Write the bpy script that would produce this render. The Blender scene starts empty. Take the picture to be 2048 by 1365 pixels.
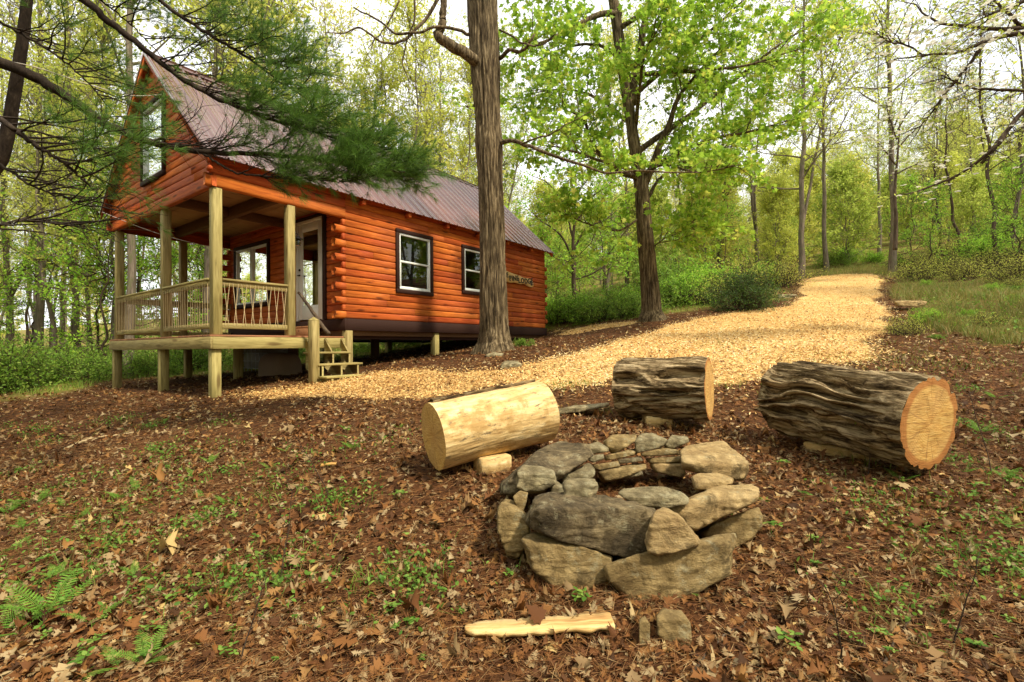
import bpy, math, random
import numpy as np
from mathutils import Vector, Matrix
rng = np.random.default_rng(7)
random.seed(7)
PI = math.pi
S = bpy.context.scene
COL = S.collection

# ------------------------------------------------------------------ camera
F, PITCH, ROLL, HC = 966.5, 0.0123, -0.0097, 1.6      # focal length in photo pixels, tilt, roll, eye height
CAM = np.array([0, 0, HC])
c_, s_ = math.cos(ROLL), math.sin(ROLL)
FWD = np.array([0, math.cos(PITCH), math.sin(PITCH)])
UP0 = np.array([0, -math.sin(PITCH), math.cos(PITCH)])
RT0 = np.array([1.0, 0, 0])
RT = c_*RT0 + s_*UP0          # image x axis in the world
UPV = -s_*RT0 + c_*UP0
cam = bpy.data.cameras.new('camera')
cam.sensor_width = 36; cam.lens = F*36/2048
cam.clip_start = .05; cam.clip_end = 2000
co = bpy.data.objects.new('camera', cam); COL.objects.link(co)
co.matrix_world = Matrix(((RT[0], UPV[0], -FWD[0], CAM[0]), (RT[1], UPV[1], -FWD[1], CAM[1]), (RT[2], UPV[2], -FWD[2], CAM[2]), (0, 0, 0, 1)))
S.camera = co

def ray(px, py):
    x = (px-1024)/F; y = -(py-682.5)/F
    d = FWD + x*RT + y*UPV
    return d/d[1]                       # unit step in world Y
def at(px, py, Y): return CAM + ray(px, py)*Y

# ------------------------------------------------------------------ light
SUN_EL, SUN_AZ = math.radians(52), math.radians(128)     # azimuth clockwise from +Y
w = bpy.data.worlds.new('World'); S.world = w; w.use_nodes = True
nt = w.node_tree; nt.nodes.clear()
sky = nt.nodes.new('ShaderNodeTexSky'); sky.sky_type = 'NISHITA'; sky.sun_disc = False
sky.sun_elevation = SUN_EL; sky.sun_rotation = SUN_AZ; sky.dust_density = 4
bg = nt.nodes.new('ShaderNodeBackground'); bg.inputs[1].default_value = .12
nt.links.new(sky.outputs[0], bg.inputs[0])
tc = nt.nodes.new('ShaderNodeTexCoord'); nz = nt.nodes.new('ShaderNodeTexNoise'); nz.inputs['Scale'].default_value = 2.2; nz.inputs['Detail'].default_value = 6
nt.links.new(tc.outputs['Generated'], nz.inputs['Vector'])
cr = nt.nodes.new('ShaderNodeValToRGB')
cr.color_ramp.elements[0].position = .3; cr.color_ramp.elements[0].color = (.80, .84, .90, 1)
cr.color_ramp.elements[1].position = .6; cr.color_ramp.elements[1].color = (1.0, .985, .95, 1)
nt.links.new(nz.outputs[0], cr.inputs[0])
bg2 = nt.nodes.new('ShaderNodeBackground'); bg2.inputs[1].default_value = 1.12
nt.links.new(cr.outputs[0], bg2.inputs[0])
mx = nt.nodes.new('ShaderNodeMixShader'); mx.inputs[0].default_value = .9
nt.links.new(bg.outputs[0], mx.inputs[1]); nt.links.new(bg2.outputs[0], mx.inputs[2])
wo = nt.nodes.new('ShaderNodeOutputWorld'); nt.links.new(mx.outputs[0], wo.inputs[0])
sl = bpy.data.lights.new('sun', 'SUN'); sl.energy = 3.4; sl.angle = math.radians(5); sl.color = (1, .9, .72)
so = bpy.data.objects.new('sun', sl); COL.objects.link(so)
SD = Vector((math.sin(SUN_AZ)*math.cos(SUN_EL), math.cos(SUN_AZ)*math.cos(SUN_EL), math.sin(SUN_EL)))
so.rotation_euler = SD.to_track_quat('Z', 'Y').to_euler()
so.location = (10, -10, 30)
vs = S.view_settings; vs.view_transform = 'Standard'; vs.look = 'None'; vs.gamma = 1; vs.exposure = 0.70
S.cycles.max_bounces = 8; S.cycles.transparent_max_bounces = 16; S.cycles.diffuse_bounces = 3
S.cycles.use_denoising = True
S.render.engine = 'CYCLES'

# ------------------------------------------------------------------ noise
def _h(i, j, k, s):
    n = (i*374761393 + j*668265263 + k*2147483647 % 4294967291 + s*974711) & 0xFFFFFFFF
    n = ((n ^ (n >> 13))*1274126177) & 0xFFFFFFFF
    n = (n ^ (n >> 16))
    n = (n*2246822519) & 0xFFFFFFFF
    return ((n ^ (n >> 15)) & 0xFFFFFF)/float(0xFFFFFF)
def vnoise(P, s=0):
    P = np.asarray(P, float); I = np.floor(P).astype(np.int64); f = P-I; f = f*f*(3-2*f)
    r = 0
    for a in (0, 1):
        for b in (0, 1):
            for c in (0, 1):
                wgt = (f[..., 0] if a else 1-f[..., 0])*(f[..., 1] if b else 1-f[..., 1])*(f[..., 2] if c else 1-f[..., 2])
                r = r + wgt*_h(I[..., 0]+a, (I[..., 1]+b)*7+3, (I[..., 2]+c)*13+5, s)
    return r*2-1
def fbm(P, o=4, s=0):
    P = np.asarray(P, float); r = 0; a = 1; t = 0
    for i in range(o):
        r = r + a*vnoise(P*2**i+i*17.3, s+i); t += a; a *= .5
    return r/t
def nrm(v): return v/np.maximum(np.linalg.norm(v, axis=-1, keepdims=True), 1e-9)

# ------------------------------------------------------------------ mesh builder
class MB:
    def __init__(s): s.v = []; s.f = []; s.r = []; s.n = 0
    def add(s, V, *Fs, rnd=None):
        V = np.asarray(V, float).reshape(-1, 3)
        if rnd is None: rnd = random.random()
        s.r.append(np.broadcast_to(np.asarray(rnd, float), (len(V),)).astype(np.float32))
        for f in Fs:
            f = np.asarray(f, np.int64)
            if f.size: s.f.append(f+s.n)
        s.v.append(V); s.n += len(V); return s
    def tf(s, M):                                     # transform all so far
        M = np.array(M)
        s.v = [v@M[:3, :3].T + M[:3, 3] for v in s.v]; return s
    def build(s, name, mat, parent=None, smooth=False, **props):
        me = bpy.data.meshes.new(name)
        V = np.concatenate(s.v).astype(np.float32)
        loops = np.concatenate([f.reshape(-1) for f in s.f]).astype(np.int32)
        tot = np.concatenate([np.full(len(f), f.shape[1]) for f in s.f]).astype(np.int32)
        start = np.concatenate([[0], np.cumsum(tot)[:-1]]).astype(np.int32)
        me.vertices.add(len(V)); me.vertices.foreach_set('co', V.ravel())
        me.loops.add(len(loops)); me.loops.foreach_set('vertex_index', loops)
        me.polygons.add(len(tot)); me.polygons.foreach_set('loop_start', start); me.polygons.foreach_set('loop_total', tot)
        if smooth: me.polygons.foreach_set('use_smooth', np.ones(len(tot), bool))
        a = me.attributes.new('rnd', 'FLOAT', 'POINT'); a.data.foreach_set('value', np.concatenate(s.r))
        me.update(calc_edges=True); me.validate()
        me.materials.append(mat)
        o = bpy.data.objects.new(name, me); COL.objects.link(o)
        if parent is not None: o.parent = parent
        tag(o, **props)
        return o
def tag(o, label=None, cat=None, group=None, kind=None):
    if label: o['label'] = label
    if cat: o['category'] = cat
    if group: o['group'] = group
    if kind: o['kind'] = kind
    return o
def empty(name, loc, rz=0, label=None, cat=None, group=None):
    o = bpy.data.objects.new(name, None); COL.objects.link(o)
    o.location = tuple(float(q) for q in loc); o.rotation_euler = (0, 0, rz)
    o.empty_display_size = .2
    return tag(o, label, cat, group)
def copy_tree(o, loc, rz=0, sc=1, label=None, group=None):
    r = o.copy(); COL.objects.link(r); r.location = tuple(float(q) for q in loc); r.rotation_euler = (0, 0, rz)
    r.scale = (sc, sc, sc) if not isinstance(sc, tuple) else sc
    if label: r['label'] = label
    if group: r['group'] = group
    for ch in list(o.children):
        c = ch.copy(); COL.objects.link(c); c.parent = r
        for g in list(ch.children):
            d = g.copy(); COL.objects.link(d); d.parent = c
    return r

BOXF = np.array([[0, 3, 2, 1], [4, 5, 6, 7], [0, 1, 5, 4], [1, 2, 6, 5], [2, 3, 7, 6], [3, 0, 4, 7]])
def box(mb, x0, x1, y0, y1, z0, z1, b=.006, rnd=None, M=None):
    """box with chamfered edges"""
    x0, x1 = min(x0, x1), max(x0, x1); y0, y1 = min(y0, y1), max(y0, y1); z0, z1 = min(z0, z1), max(z0, z1)
    b = min(b, (x1-x0)*.3, (y1-y0)*.3, (z1-z0)*.3)
    bm_v = []; idx = {}
    for i, X in enumerate((x0, x1)):
        for j, Y in enumerate((y0, y1)):
            for k, Z in enumerate((z0, z1)):
                sx, sy, sz = (1-2*i)*b, (1-2*j)*b, (1-2*k)*b
                for a, p in enumerate(((X, Y+sy, Z+sz), (X+sx, Y, Z+sz), (X+sx, Y+sy, Z))):
                    idx[i, j, k, a] = len(bm_v); bm_v.append(p)
    q, t = [], []
    for i in (0, 1):
        q.append([idx[i, 0, 0, 0], idx[i, 1, 0, 0], idx[i, 1, 1, 0], idx[i, 0, 1, 0]])
        q.append([idx[0, i, 0, 1], idx[1, i, 0, 1], idx[1, i, 1, 1], idx[0, i, 1, 1]])
        q.append([idx[0, 0, i, 2], idx[1, 0, i, 2], idx[1, 1, i, 2], idx[0, 1, i, 2]])
        for j in (0, 1):
            q.append([idx[i, j, 0, 0], idx[i, j, 1, 0], idx[i, j, 1, 1], idx[i, j, 0, 1]])
            q.append([idx[i, 0, j, 0], idx[i, 1, j, 0], idx[i, 1, j, 2], idx[i, 0, j, 2]])
            q.append([idx[0, i, j, 1], idx[1, i, j, 1], idx[1, i, j, 2], idx[0, i, j, 2]])
            for k in (0, 1): t.append([idx[i, j, k, 0], idx[i, j, k, 1], idx[i, j, k, 2]])
    V = np.array(bm_v)
    C = V.mean(0)
    def fix(fs):
        out = []
        for f in fs:
            p = V[f]; n = np.cross(p[1]-p[0], p[2]-p[0])
            out.append(f if n@(p.mean(0)-C) > 0 else f[::-1])
        return np.array(out)
    q, t = fix(q), fix(t)
    if M is not None: V = V@np.array(M)[:3, :3].T+np.array(M)[:3, 3]
    return mb.add(V, q, t, rnd=rnd)

def frames(P):
    T = np.gradient(P, axis=0); T = nrm(T)
    ref = np.array([0, 0, 1.0]) if abs(T[:, 2].mean()) < .75 else np.array([0, 1.0, 0])
    A = nrm(np.cross(T, ref)); B = np.cross(A, T)
    return T, A, B
def catmull(P, n):
    P = np.asarray(P, float); Q = np.vstack([2*P[0]-P[1], P, 2*P[-1]-P[-2]])
    m = len(P)-1; t = np.linspace(0, m-1e-6, n); i = t.astype(int); u = (t-i)[:, None]
    a, b, c, d = Q[i], Q[i+1], Q[i+2], Q[i+3]
    return .5*((2*b)+(-a+c)*u+(2*a-5*b+4*c-d)*u**2+(-a+3*b-3*c+d)*u**3)
def tube(mb, P, R, n=8, cap=True, rnd=None, disp=None):
    P = np.asarray(P, float); k = len(P); R = np.broadcast_to(np.asarray(R, float), (k,))
    T, A, B = frames(P)
    th = np.linspace(0, 2*PI, n, endpoint=False)
    rr = np.repeat(R[:, None], n, 1)
    if disp is not None: rr = rr+disp(P, th, R)
    V = P[:, None]+rr[..., None]*(np.cos(th)[None, :, None]*A[:, None]+np.sin(th)[None, :, None]*B[:, None])
    i = np.arange(k-1)[:, None]*n; j = np.arange(n)[None]; j2 = (j+1) % n
    q = np.stack([i+j, i+j2, i+n+j2, i+n+j], -1).reshape(-1, 4)[:, ::-1]
    V = V.reshape(-1, 3); fs = [q]
    if cap:
        V = np.vstack([V, P[0], P[-1]]); c0, c1 = k*n, k*n+1; jj = np.arange(n)
        fs += [np.stack([jj, (jj+1) % n, np.full(n, c0)], -1), np.stack([(jj+1) % n+(k-1)*n, jj+(k-1)*n, np.full(n, c1)], -1)]
    return mb.add(V, *fs, rnd=rnd)
def sticks(mb, A, B, ra, rb, n=3, rnd=None):
    """many straight tapered sticks at once"""
    A = np.asarray(A, float).reshape(-1, 3); B = np.asarray(B, float).reshape(-1, 3); N = len(A)
    if N == 0: return mb
    ra = np.broadcast_to(ra, (N,)); rb = np.broadcast_to(rb, (N,))
    T = nrm(B-A); ref = np.where(np.abs(T[:, 2:3]) < .8, np.array([[0, 0, 1.0]]), np.array([[1.0, 0, 0]]))
    U = nrm(np.cross(T, ref)); W = np.cross(T, U)
    th = np.linspace(0, 2*PI, n, endpoint=False)
    D = np.cos(th)[None, :, None]*U[:, None]+np.sin(th)[None, :, None]*W[:, None]
    V = np.concatenate([A[:, None]+D*ra[:, None, None], B[:, None]+D*rb[:, None, None]], 1)
    j = np.arange(n); q = np.stack([j, (j+1) % n, (j+1) % n+n, j+n], -1)
    Fq = (np.arange(N)[:, None, None]*2*n+q[None]).reshape(-1, 4)
    r = np.repeat(rng.random(N) if rnd is None else np.broadcast_to(rnd, (N,)), 2*n)
    return mb.add(V, Fq, rnd=r)
def chains(mb, PL, r0, r1, n=4):
    """PL (N,k,3) polylines, radii from r0 (N) to r1 (N)"""
    N, k, _ = PL.shape; r0 = np.broadcast_to(r0, (N,)); r1 = np.broadcast_to(r1, (N,))
    for i in range(k-1):
        a, b = i/(k-1), (i+1)/(k-1)
        sticks(mb, PL[:, i], PL[:, i+1], r0*(1-a)+r1*a, r0*(1-b)+r1*b, n)
    return mb
def grow(Sx, D, L, k=4, wob=.15, grav=0.0):
    N = len(Sx); P = [Sx]; d = nrm(D); L = np.broadcast_to(L, (N,))[:, None]
    for i in range(k-1):
        d = nrm(d+rng.normal(0, wob, (N, 3))+np.array([0, 0, grav]))
        P.append(P[-1]+d*L/(k-1))
    return np.stack(P, 1)
def along(PL, m, t0=.15, t1=1.0):
    N, k, _ = PL.shape
    t = (t0+(t1-t0)*(np.arange(m)[None]+rng.random((N, m)))/m)*(k-1)
    i = np.minimum(t.astype(int), k-2); u = (t-i)[..., None]
    a = np.take_along_axis(PL, i[..., None].repeat(3, -1), 1); b = np.take_along_axis(PL, (i+1)[..., None].repeat(3, -1), 1)
    return (a*(1-u)+b*u).reshape(-1, 3), nrm(b-a).reshape(-1, 3), (t/(k-1)).reshape(-1)
def side(T, ang, flat=0.0):
    r = rng.normal(0, 1, T.shape); r[:, 2] *= (1-flat)
    p = nrm(r-(r*T).sum(-1, keepdims=True)*T)
    ang = np.broadcast_to(ang, (len(T),))[:, None]
    return nrm(np.cos(ang)*T+np.sin(ang)*p)

# leaf templates (x along the leaf, y across, z curl) -> fan of quads/tris
def tmpl(outline, curl=.15):
    o = np.array(outline, float); n = len(o)
    c = np.array([[.45, 0]])
    P = np.vstack([o, c]); z = curl*(P[:, 0]-.5)**2*-1.6+curl*np.abs(P[:, 1])*1.2
    V = np.column_stack([P, z]); f = np.array([[i, (i+1) % n, n] for i in range(n)])
    return V, f
def mir(pts): return pts+[(x, -y) for x, y in reversed(pts) if abs(y) > 1e-6]
T_DIA = tmpl([(0, 0), (.45, .3), (1, 0), (.45, -.3)])
T_OVAL = tmpl(mir([(0, 0), (.3, .26), (.65, .24), (1, 0)]))
T_MAPLE = tmpl(mir([(0, 0), (.1, .38), (.38, .22), (.5, .55), (.66, .2), (1, 0)]), .25)
T_OAK = tmpl(mir([(0, 0), (.15, .12), (.22, .3), (.36, .1), (.47, .38), (.58, .13), (.7, .34), (.78, .14), (1, 0)]), .3)
T_MAP2 = tmpl(mir([(0, .02), (.02, .3), (.2, .25), (.28, .56), (.42, .42), (.5, .62), (.56, .3), (.7, .34), (.8, .16), (1, 0)]), .35)
def leaves(mb, P, size, tm=T_DIA, D=None, up=.6, rnd=None, curl=1.0, flat=None):
    V, f = tm; N = len(P)
    if N == 0: return mb
    n = nrm(rng.normal(0, 1, (N, 3))*(1-up)+np.array([0, 0, up])) if flat is None else nrm(flat)
    d = rng.normal(0, 1, (N, 3)) if D is None else D+rng.normal(0, .4, (N, 3))
    d = nrm(d-(d*n).sum(-1, keepdims=True)*n); s = np.cross(n, d)
    sz = np.broadcast_to(size, (N,))*(.7+.6*rng.random(N)); cz = curl*rng.normal(.6, .8, N)
    W = P[:, None]+sz[:, None, None]*(V[None, :, 0:1]*d[:, None]+V[None, :, 1:2]*s[:, None]+V[None, :, 2:3]*cz[:, None, None]*n[:, None])
    Fx = (np.arange(N)[:, None, None]*len(V)+f[None]).reshape(-1, 3)
    r = np.repeat(rng.random(N) if rnd is None else rnd, len(V))
    return mb.add(W, Fx, rnd=r)

# ------------------------------------------------------------------ materials
class NT:
    def __init__(s, name):
        s.m = bpy.data.materials.new(name); s.m.use_nodes = True; s.t = s.m.node_tree; s.t.nodes.clear()
        s.o = s.n('ShaderNodeOutputMaterial')
    def n(s, ty, **kw):
        x = s.t.nodes.new(ty)
        for k, v in kw.items(): setattr(x, k, v)
        return x
    def l(s, a, b): s.t.links.new(a, b)
    def coord(s, scale=(1, 1, 1), kind='Object', rot=(0, 0, 0)):
        c = s.n('ShaderNodeTexCoord'); m = s.n('ShaderNodeMapping')
        m.inputs['Scale'].default_value = scale; m.inputs['Rotation'].default_value = rot
        s.l(c.outputs[kind], m.inputs[0]); return m.outputs[0]
    def noise(s, vec, scale=1, detail=4, rough=.55, dist=0):
        x = s.n('ShaderNodeTexNoise'); x.inputs['Scale'].default_value = scale; x.inputs['Detail'].default_value = detail
        x.inputs['Roughness'].default_value = rough; x.inputs['Distortion'].default_value = dist
        if vec is not None: s.l(vec, x.inputs['Vector'])
        return x.outputs[0]
    def voro(s, vec, scale=1, feature='F1', out='Distance'):
        x = s.n('ShaderNodeTexVoronoi', feature=feature); x.inputs['Scale'].default_value = scale
        s.l(vec, x.inputs['Vector']); return x.outputs[out]
    def attr(s, name='rnd', out='Fac'):
        a = s.n('ShaderNodeAttribute'); a.attribute_name = name; return a.outputs[out]
    def ramp(s, fac, stops, interp='LINEAR'):
        r = s.n('ShaderNodeValToRGB'); e = r.color_ramp.elements; r.color_ramp.interpolation = interp
        while len(e) < len(stops): e.new(.5)
        for q, (p, c) in zip(e, stops):
            q.position = p; q.color = (*c, 1) if not isinstance(c, (int, float)) else (c, c, c, 1)
        s.l(fac, r.inputs[0]); return r.outputs[0]
    def mix(s, fac, a, b, mode='MIX'):
        x = s.n('ShaderNodeMix', data_type='RGBA', blend_type=mode)
        for sock, v in ((x.inputs[0], fac), (x.inputs[6], a), (x.inputs[7], b)):
            if hasattr(v, 'is_linked') or hasattr(v, 'links'): s.l(v, sock)
            elif isinstance(v, (int, float)): sock.default_value = v if sock == x.inputs[0] else (v, v, v, 1)
            else: sock.default_value = (*v, 1)
        return x.outputs[2]
    def math(s, op, a, b=0.0, c=None):
        x = s.n('ShaderNodeMath', operation=op)
        for i, v in enumerate((a, b) if c is None else (a, b, c)):
            if isinstance(v, (int, float)): x.inputs[i].default_value = v
            else: s.l(v, x.inputs[i])
        return x.outputs[0]
    def bump(s, h, strength=.5, dist=.01):
        b = s.n('ShaderNodeBump'); b.inputs['Strength'].default_value = strength; b.inputs['Distance'].default_value = dist
        s.l(h, b.inputs['Height']); return b.outputs[0]
    def pbr(s, col, rough=.8, spec=.3, metal=0, normal=None, coat=0):
        p = s.n('ShaderNodeBsdfPrincipled')
        if isinstance(col, tuple): p.inputs['Base Color'].default_value = (*col, 1)
        else: s.l(col, p.inputs['Base Color'])
        if isinstance(rough, (int, float)): p.inputs['Roughness'].default_value = rough
        else: s.l(rough, p.inputs['Roughness'])
        p.inputs['Specular IOR Level'].default_value = spec; p.inputs['Metallic'].default_value = metal
        p.inputs['Coat Weight'].default_value = coat
        if normal is not None: s.l(normal, p.inputs['Normal'])
        s.l(p.outputs[0], s.o.inputs[0]); return s.m

def m_leaf(name, stops, transl=.45, rough=.55, oi=.0):
    t = NT(name); f = t.attr()
    if oi:
        io = t.n('ShaderNodeObjectInfo'); f = t.math('ADD', t.math('MULTIPLY', f, 1-oi), t.math('MULTIPLY', io.outputs['Random'], oi))
    c = t.ramp(f, stops)
    a = t.n('ShaderNodeBsdfPrincipled'); t.l(c, a.inputs['Base Color']); a.inputs['Roughness'].default_value = rough; a.inputs['Specular IOR Level'].default_value = .25
    b = t.n('ShaderNodeBsdfTranslucent'); t.l(c, b.inputs[0])
    m = t.n('ShaderNodeMixShader'); m.inputs[0].default_value = transl
    t.l(a.outputs[0], m.inputs[1]); t.l(b.outputs[0], m.inputs[2]); t.l(m.outputs[0], t.o.inputs[0]); return t.m
def m_wood(name, stops, axis=0, rough=.7, knots=True, spec=.3, knot_col=(.1, .02, .005), ksc=(1.6, 6.5), bump=.25, coat=0):
    """board or log wood: grain runs along the given axis of the object, knots, colour shift from piece to piece"""
    t = NT(name)
    sc = [14, 14, 14]; sc[axis] = 1.1
    gr = t.noise(t.coord(tuple(sc)), 2.2, 6, .6, .6)
    c = t.ramp(gr, stops)
    pv = t.math('MULTIPLY_ADD', t.attr(), .26, .87)
    hs = t.n('ShaderNodeHueSaturation'); t.l(pv, hs.inputs['Value']); t.l(c, hs.inputs['Color'])
    t.l(t.math('MULTIPLY_ADD', t.attr(), .016, .492), hs.inputs['Hue'])
    c = hs.outputs[0]
    if knots:
        ks = [ksc[1]]*3; ks[axis] = ksc[0]
        v = t.voro(t.coord(tuple(ks)), 1.0)
        k = t.ramp(v, [(0, 1.0), (.09, .9), (.19, 0.0)])
        c = t.mix(t.math('MULTIPLY', k, .85), c, knot_col)
    big = t.ramp(t.noise(t.coord((.8, .8, .8)), 1.5, 3), [(.3, .82), (.7, 1.08)])
    c = t.mix(.8, c, big, 'MULTIPLY')
    return t.pbr(c, rough, spec, normal=t.bump(gr, bump, .01), coat=coat)
def m_plain(name, col, rough=.6, spec=.4, metal=0, var=.12, sc=6, bump=.05):
    t = NT(name); n = t.noise(t.coord((sc, sc, sc)), 1.5, 5)
    c = t.mix(n, tuple(q*(1-var) for q in col), tuple(min(1, q*(1+var)) for q in col))
    return t.pbr(c, rough, spec, metal, t.bump(n, bump, .01))
def m_bark(name, stops, axis=2, sc=9, st=1.2, moss=None, bump=.8):
    t = NT(name); s = [sc]*3; s[axis] = st
    g = t.noise(t.coord(tuple(s)), 1.6, 7, .75, .4); c = t.ramp(g, [(.5+(a-.5)*.7, c_) for a, c_ in stops])
    g2 = t.noise(t.coord((1.2, 1.2, .7)), 1.7, 4)
    c = t.mix(.9, c, t.ramp(g2, [(.3, .6), (.7, 1.2)]), 'MULTIPLY')
    if moss: c = t.mix(t.math('MULTIPLY', t.ramp(t.noise(t.coord((3, 3, 3)), 1.3, 5), [(.52, 0), (.64, 1)]), .6), c, moss)
    return t.pbr(c, .9, .15, normal=t.bump(g, bump, .02))

ORANGE = [(.3, (.29, .052, .009)), (.5, (.47, .100, .015)), (.7, (.58, .150, .026))]
M = {}
M['log_x'] = m_wood('stained_log_wood', ORANGE, 0, .68, spec=.25, knot_col=(.07, .012, .004), ksc=(1.5, 7))
M['log_y'] = m_wood('stained_log_wood_cross', ORANGE, 1, .68, spec=.25, knot_col=(.07, .012, .004), ksc=(1.5, 7))
GREENW = [(.32, (.20, .16, .05)), (.5, (.34, .27, .095)), (.68, (.44, .36, .14))]
for a, k in enumerate('xyz'):
    M['pt_'+k] = m_wood('treated_timber_'+k, GREENW, a, .75, knot_col=(.12, .07, .02), ksc=(1.1, 5), bump=.3)
M['ply'] = m_wood('porch_ceiling_board', [(.2, (.34, .20, .09)), (.8, (.50, .33, .16))], 0, .8, knot_col=(.1, .04, .01))
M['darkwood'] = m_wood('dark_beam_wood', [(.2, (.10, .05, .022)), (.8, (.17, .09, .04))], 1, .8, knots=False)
M['brown'] = m_plain('brown_paint', (.034, .014, .009), .8, .2)
M['white'] = m_plain('white_vinyl', (.74, .76, .72), .4, var=.04)
M['blackmetal'] = m_plain('black_metal', (.015, .015, .015), .35, metal=.4)
M['string'] = m_plain('pale_stick', (.55, .42, .22), .8)
M['reddeck'] = m_wood('deck_board', [(.2, (.28, .12, .05)), (.8, (.42, .2, .09))], 0, .7)
def m_roof():
    t = NT('ribbed_metal_roofing')
    n = t.noise(t.coord((1.2, .35, .35)), 1.3, 4); n2 = t.noise(t.coord((30, 2, 2)), 1, 3)
    c = t.ramp(n, [(.3, (.115, .040, .025)), (.7, (.19, .068, .042))])
    c = t.mix(.5, c, t.ramp(n2, [(.3, .7), (.7, 1.25)]), 'MULTIPLY')
    return t.pbr(c, .24, 1.0, .35, coat=.5)
M['roof'] = m_roof()
def m_glass():
    t = NT('window_glass')
    g = t.n('ShaderNodeBsdfGlossy'); g.inputs['Roughness'].default_value = .01; g.inputs[0].default_value = (.9, .95, .9, 1)
    tr = t.n('ShaderNodeBsdfTransparent'); tr.inputs[0].default_value = (.50, .55, .52, 1)
    fr = t.n('ShaderNodeFresnel'); fr.inputs[0].default_value = 1.5
    m = t.n('ShaderNodeMixShader'); t.l(t.math('MULTIPLY_ADD', fr.outputs[0], 1.2, .03), m.inputs[0])
    t.l(tr.outputs[0], m.inputs[1]); t.l(g.outputs[0], m.inputs[2]); t.l(m.outputs[0], t.o.inputs[0]); return t.m
M['glass'] = m_glass()
M['oakbark'] = m_bark('furrowed_tree_bark', [(.34, (.03, .02, .010)), (.5, (.11, .078, .040)), (.66, (.27, .205, .115))], sc=14, st=1.4)
M['bark'] = m_bark('grey_brown_bark', [(.3, (.10, .08, .055)), (.55, (.20, .16, .115)), (.75, (.32, .27, .2))], sc=10, st=1.5, moss=(.12, .14, .05))
M['bark2'] = m_bark('brown_bark', [(.3, (.04, .027, .018)), (.55, (.10, .07, .045)), (.75, (.18, .135, .09))], sc=10, st=1.5)
M['pinebark'] = m_bark('dark_pine_bark', [(.3, (.02, .014, .010)), (.6, (.05, .035, .024)), (.8, (.10, .075, .05))], sc=12, st=4)
M['twig'] = m_plain('twig_bark', (.06, .042, .03), .9, .1)
M['lv_maple'] = m_leaf('maple_leaf', [(0, (.20, .36, .03)), (.5, (.36, .55, .06)), (.85, (.52, .66, .09)), (1, (.66, .64, .12))], .55)
M['lv_a'] = m_leaf('spring_leaf_green', [(0, (.30, .40, .06)), (.5, (.48, .58, .10)), (1, (.66, .68, .16))], .58, oi=.3)
M['lv_b'] = m_leaf('spring_leaf_yellow', [(0, (.42, .50, .07)), (.5, (.62, .66, .12)), (.85, (.76, .72, .18)), (1, (.74, .52, .20))], .6, oi=.35)
M['lv_c'] = m_leaf('sapling_leaf', [(0, (.20, .44, .04)), (.6, (.38, .64, .06)), (1, (.54, .72, .10))], .55)
M['lv_shrub'] = m_leaf('shrub_leaf', [(0, (.08, .18, .02)), (.5, (.20, .36, .04)), (1, (.38, .48, .08))], .45, oi=.3)
M['lv_dark'] = m_leaf('dark_shrub_leaf', [(0, (.025, .065, .012)), (.6, (.07, .14, .024)), (1, (.14, .22, .04))], .3)
M['needle'] = m_leaf('pine_needle', [(0, (.055, .13, .018)), (.6, (.11, .22, .030)), (1, (.19, .32, .05))], .35)
M['fern'] = m_leaf('fern_frond', [(0, (.10, .24, .03)), (.6, (.19, .38, .045)), (1, (.32, .48, .08))], .45)
M['fernd'] = m_leaf('seedling_leaf', [(0, (.07, .16, .02)), (.6, (.15, .28, .035)), (1, (.26, .38, .07))], .4)
M['petal'] = m_leaf('dogwood_petal', [(0, (.72, .72, .6)), (1, (.88, .88, .80))], .4)
M['litter'] = m_leaf('dead_leaf', [(0, (.050, .022, .007)), (.2, (.12, .045, .013)), (.42, (.22, .090, .024)), (.58, (.30, .150, .043)), (.70, (.24, .155, .07)), (.84, (.33, .225, .105)), (.95, (.40, .30, .16)), (1, (.52, .36, .13))], .2, .75)
M['dneedle'] = m_leaf('fallen_needle', [(0, (.11, .045, .016)), (.6, (.24, .10, .033)), (.9, (.38, .21, .08)), (1, (.46, .32, .15))], .1)
M['chip'] = m_leaf('wood_chip', [(0, (.22, .10, .03)), (.12, (.46, .23, .07)), (.3, (.66, .40, .13)), (.7, (.78, .56, .23)), (1, (.84, .70, .42))], .05, .8)
M['grass'] = m_leaf('grass_blade', [(0, (.09, .17, .02)), (.6, (.20, .32, .04)), (1, (.36, .40, .08))], .4)
M['drygrass'] = m_leaf('dry_grass_blade', [(0, (.13, .17, .03)), (.5, (.24, .26, .06)), (.8, (.36, .30, .09)), (1, (.42, .28, .11))], .3)

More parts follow.
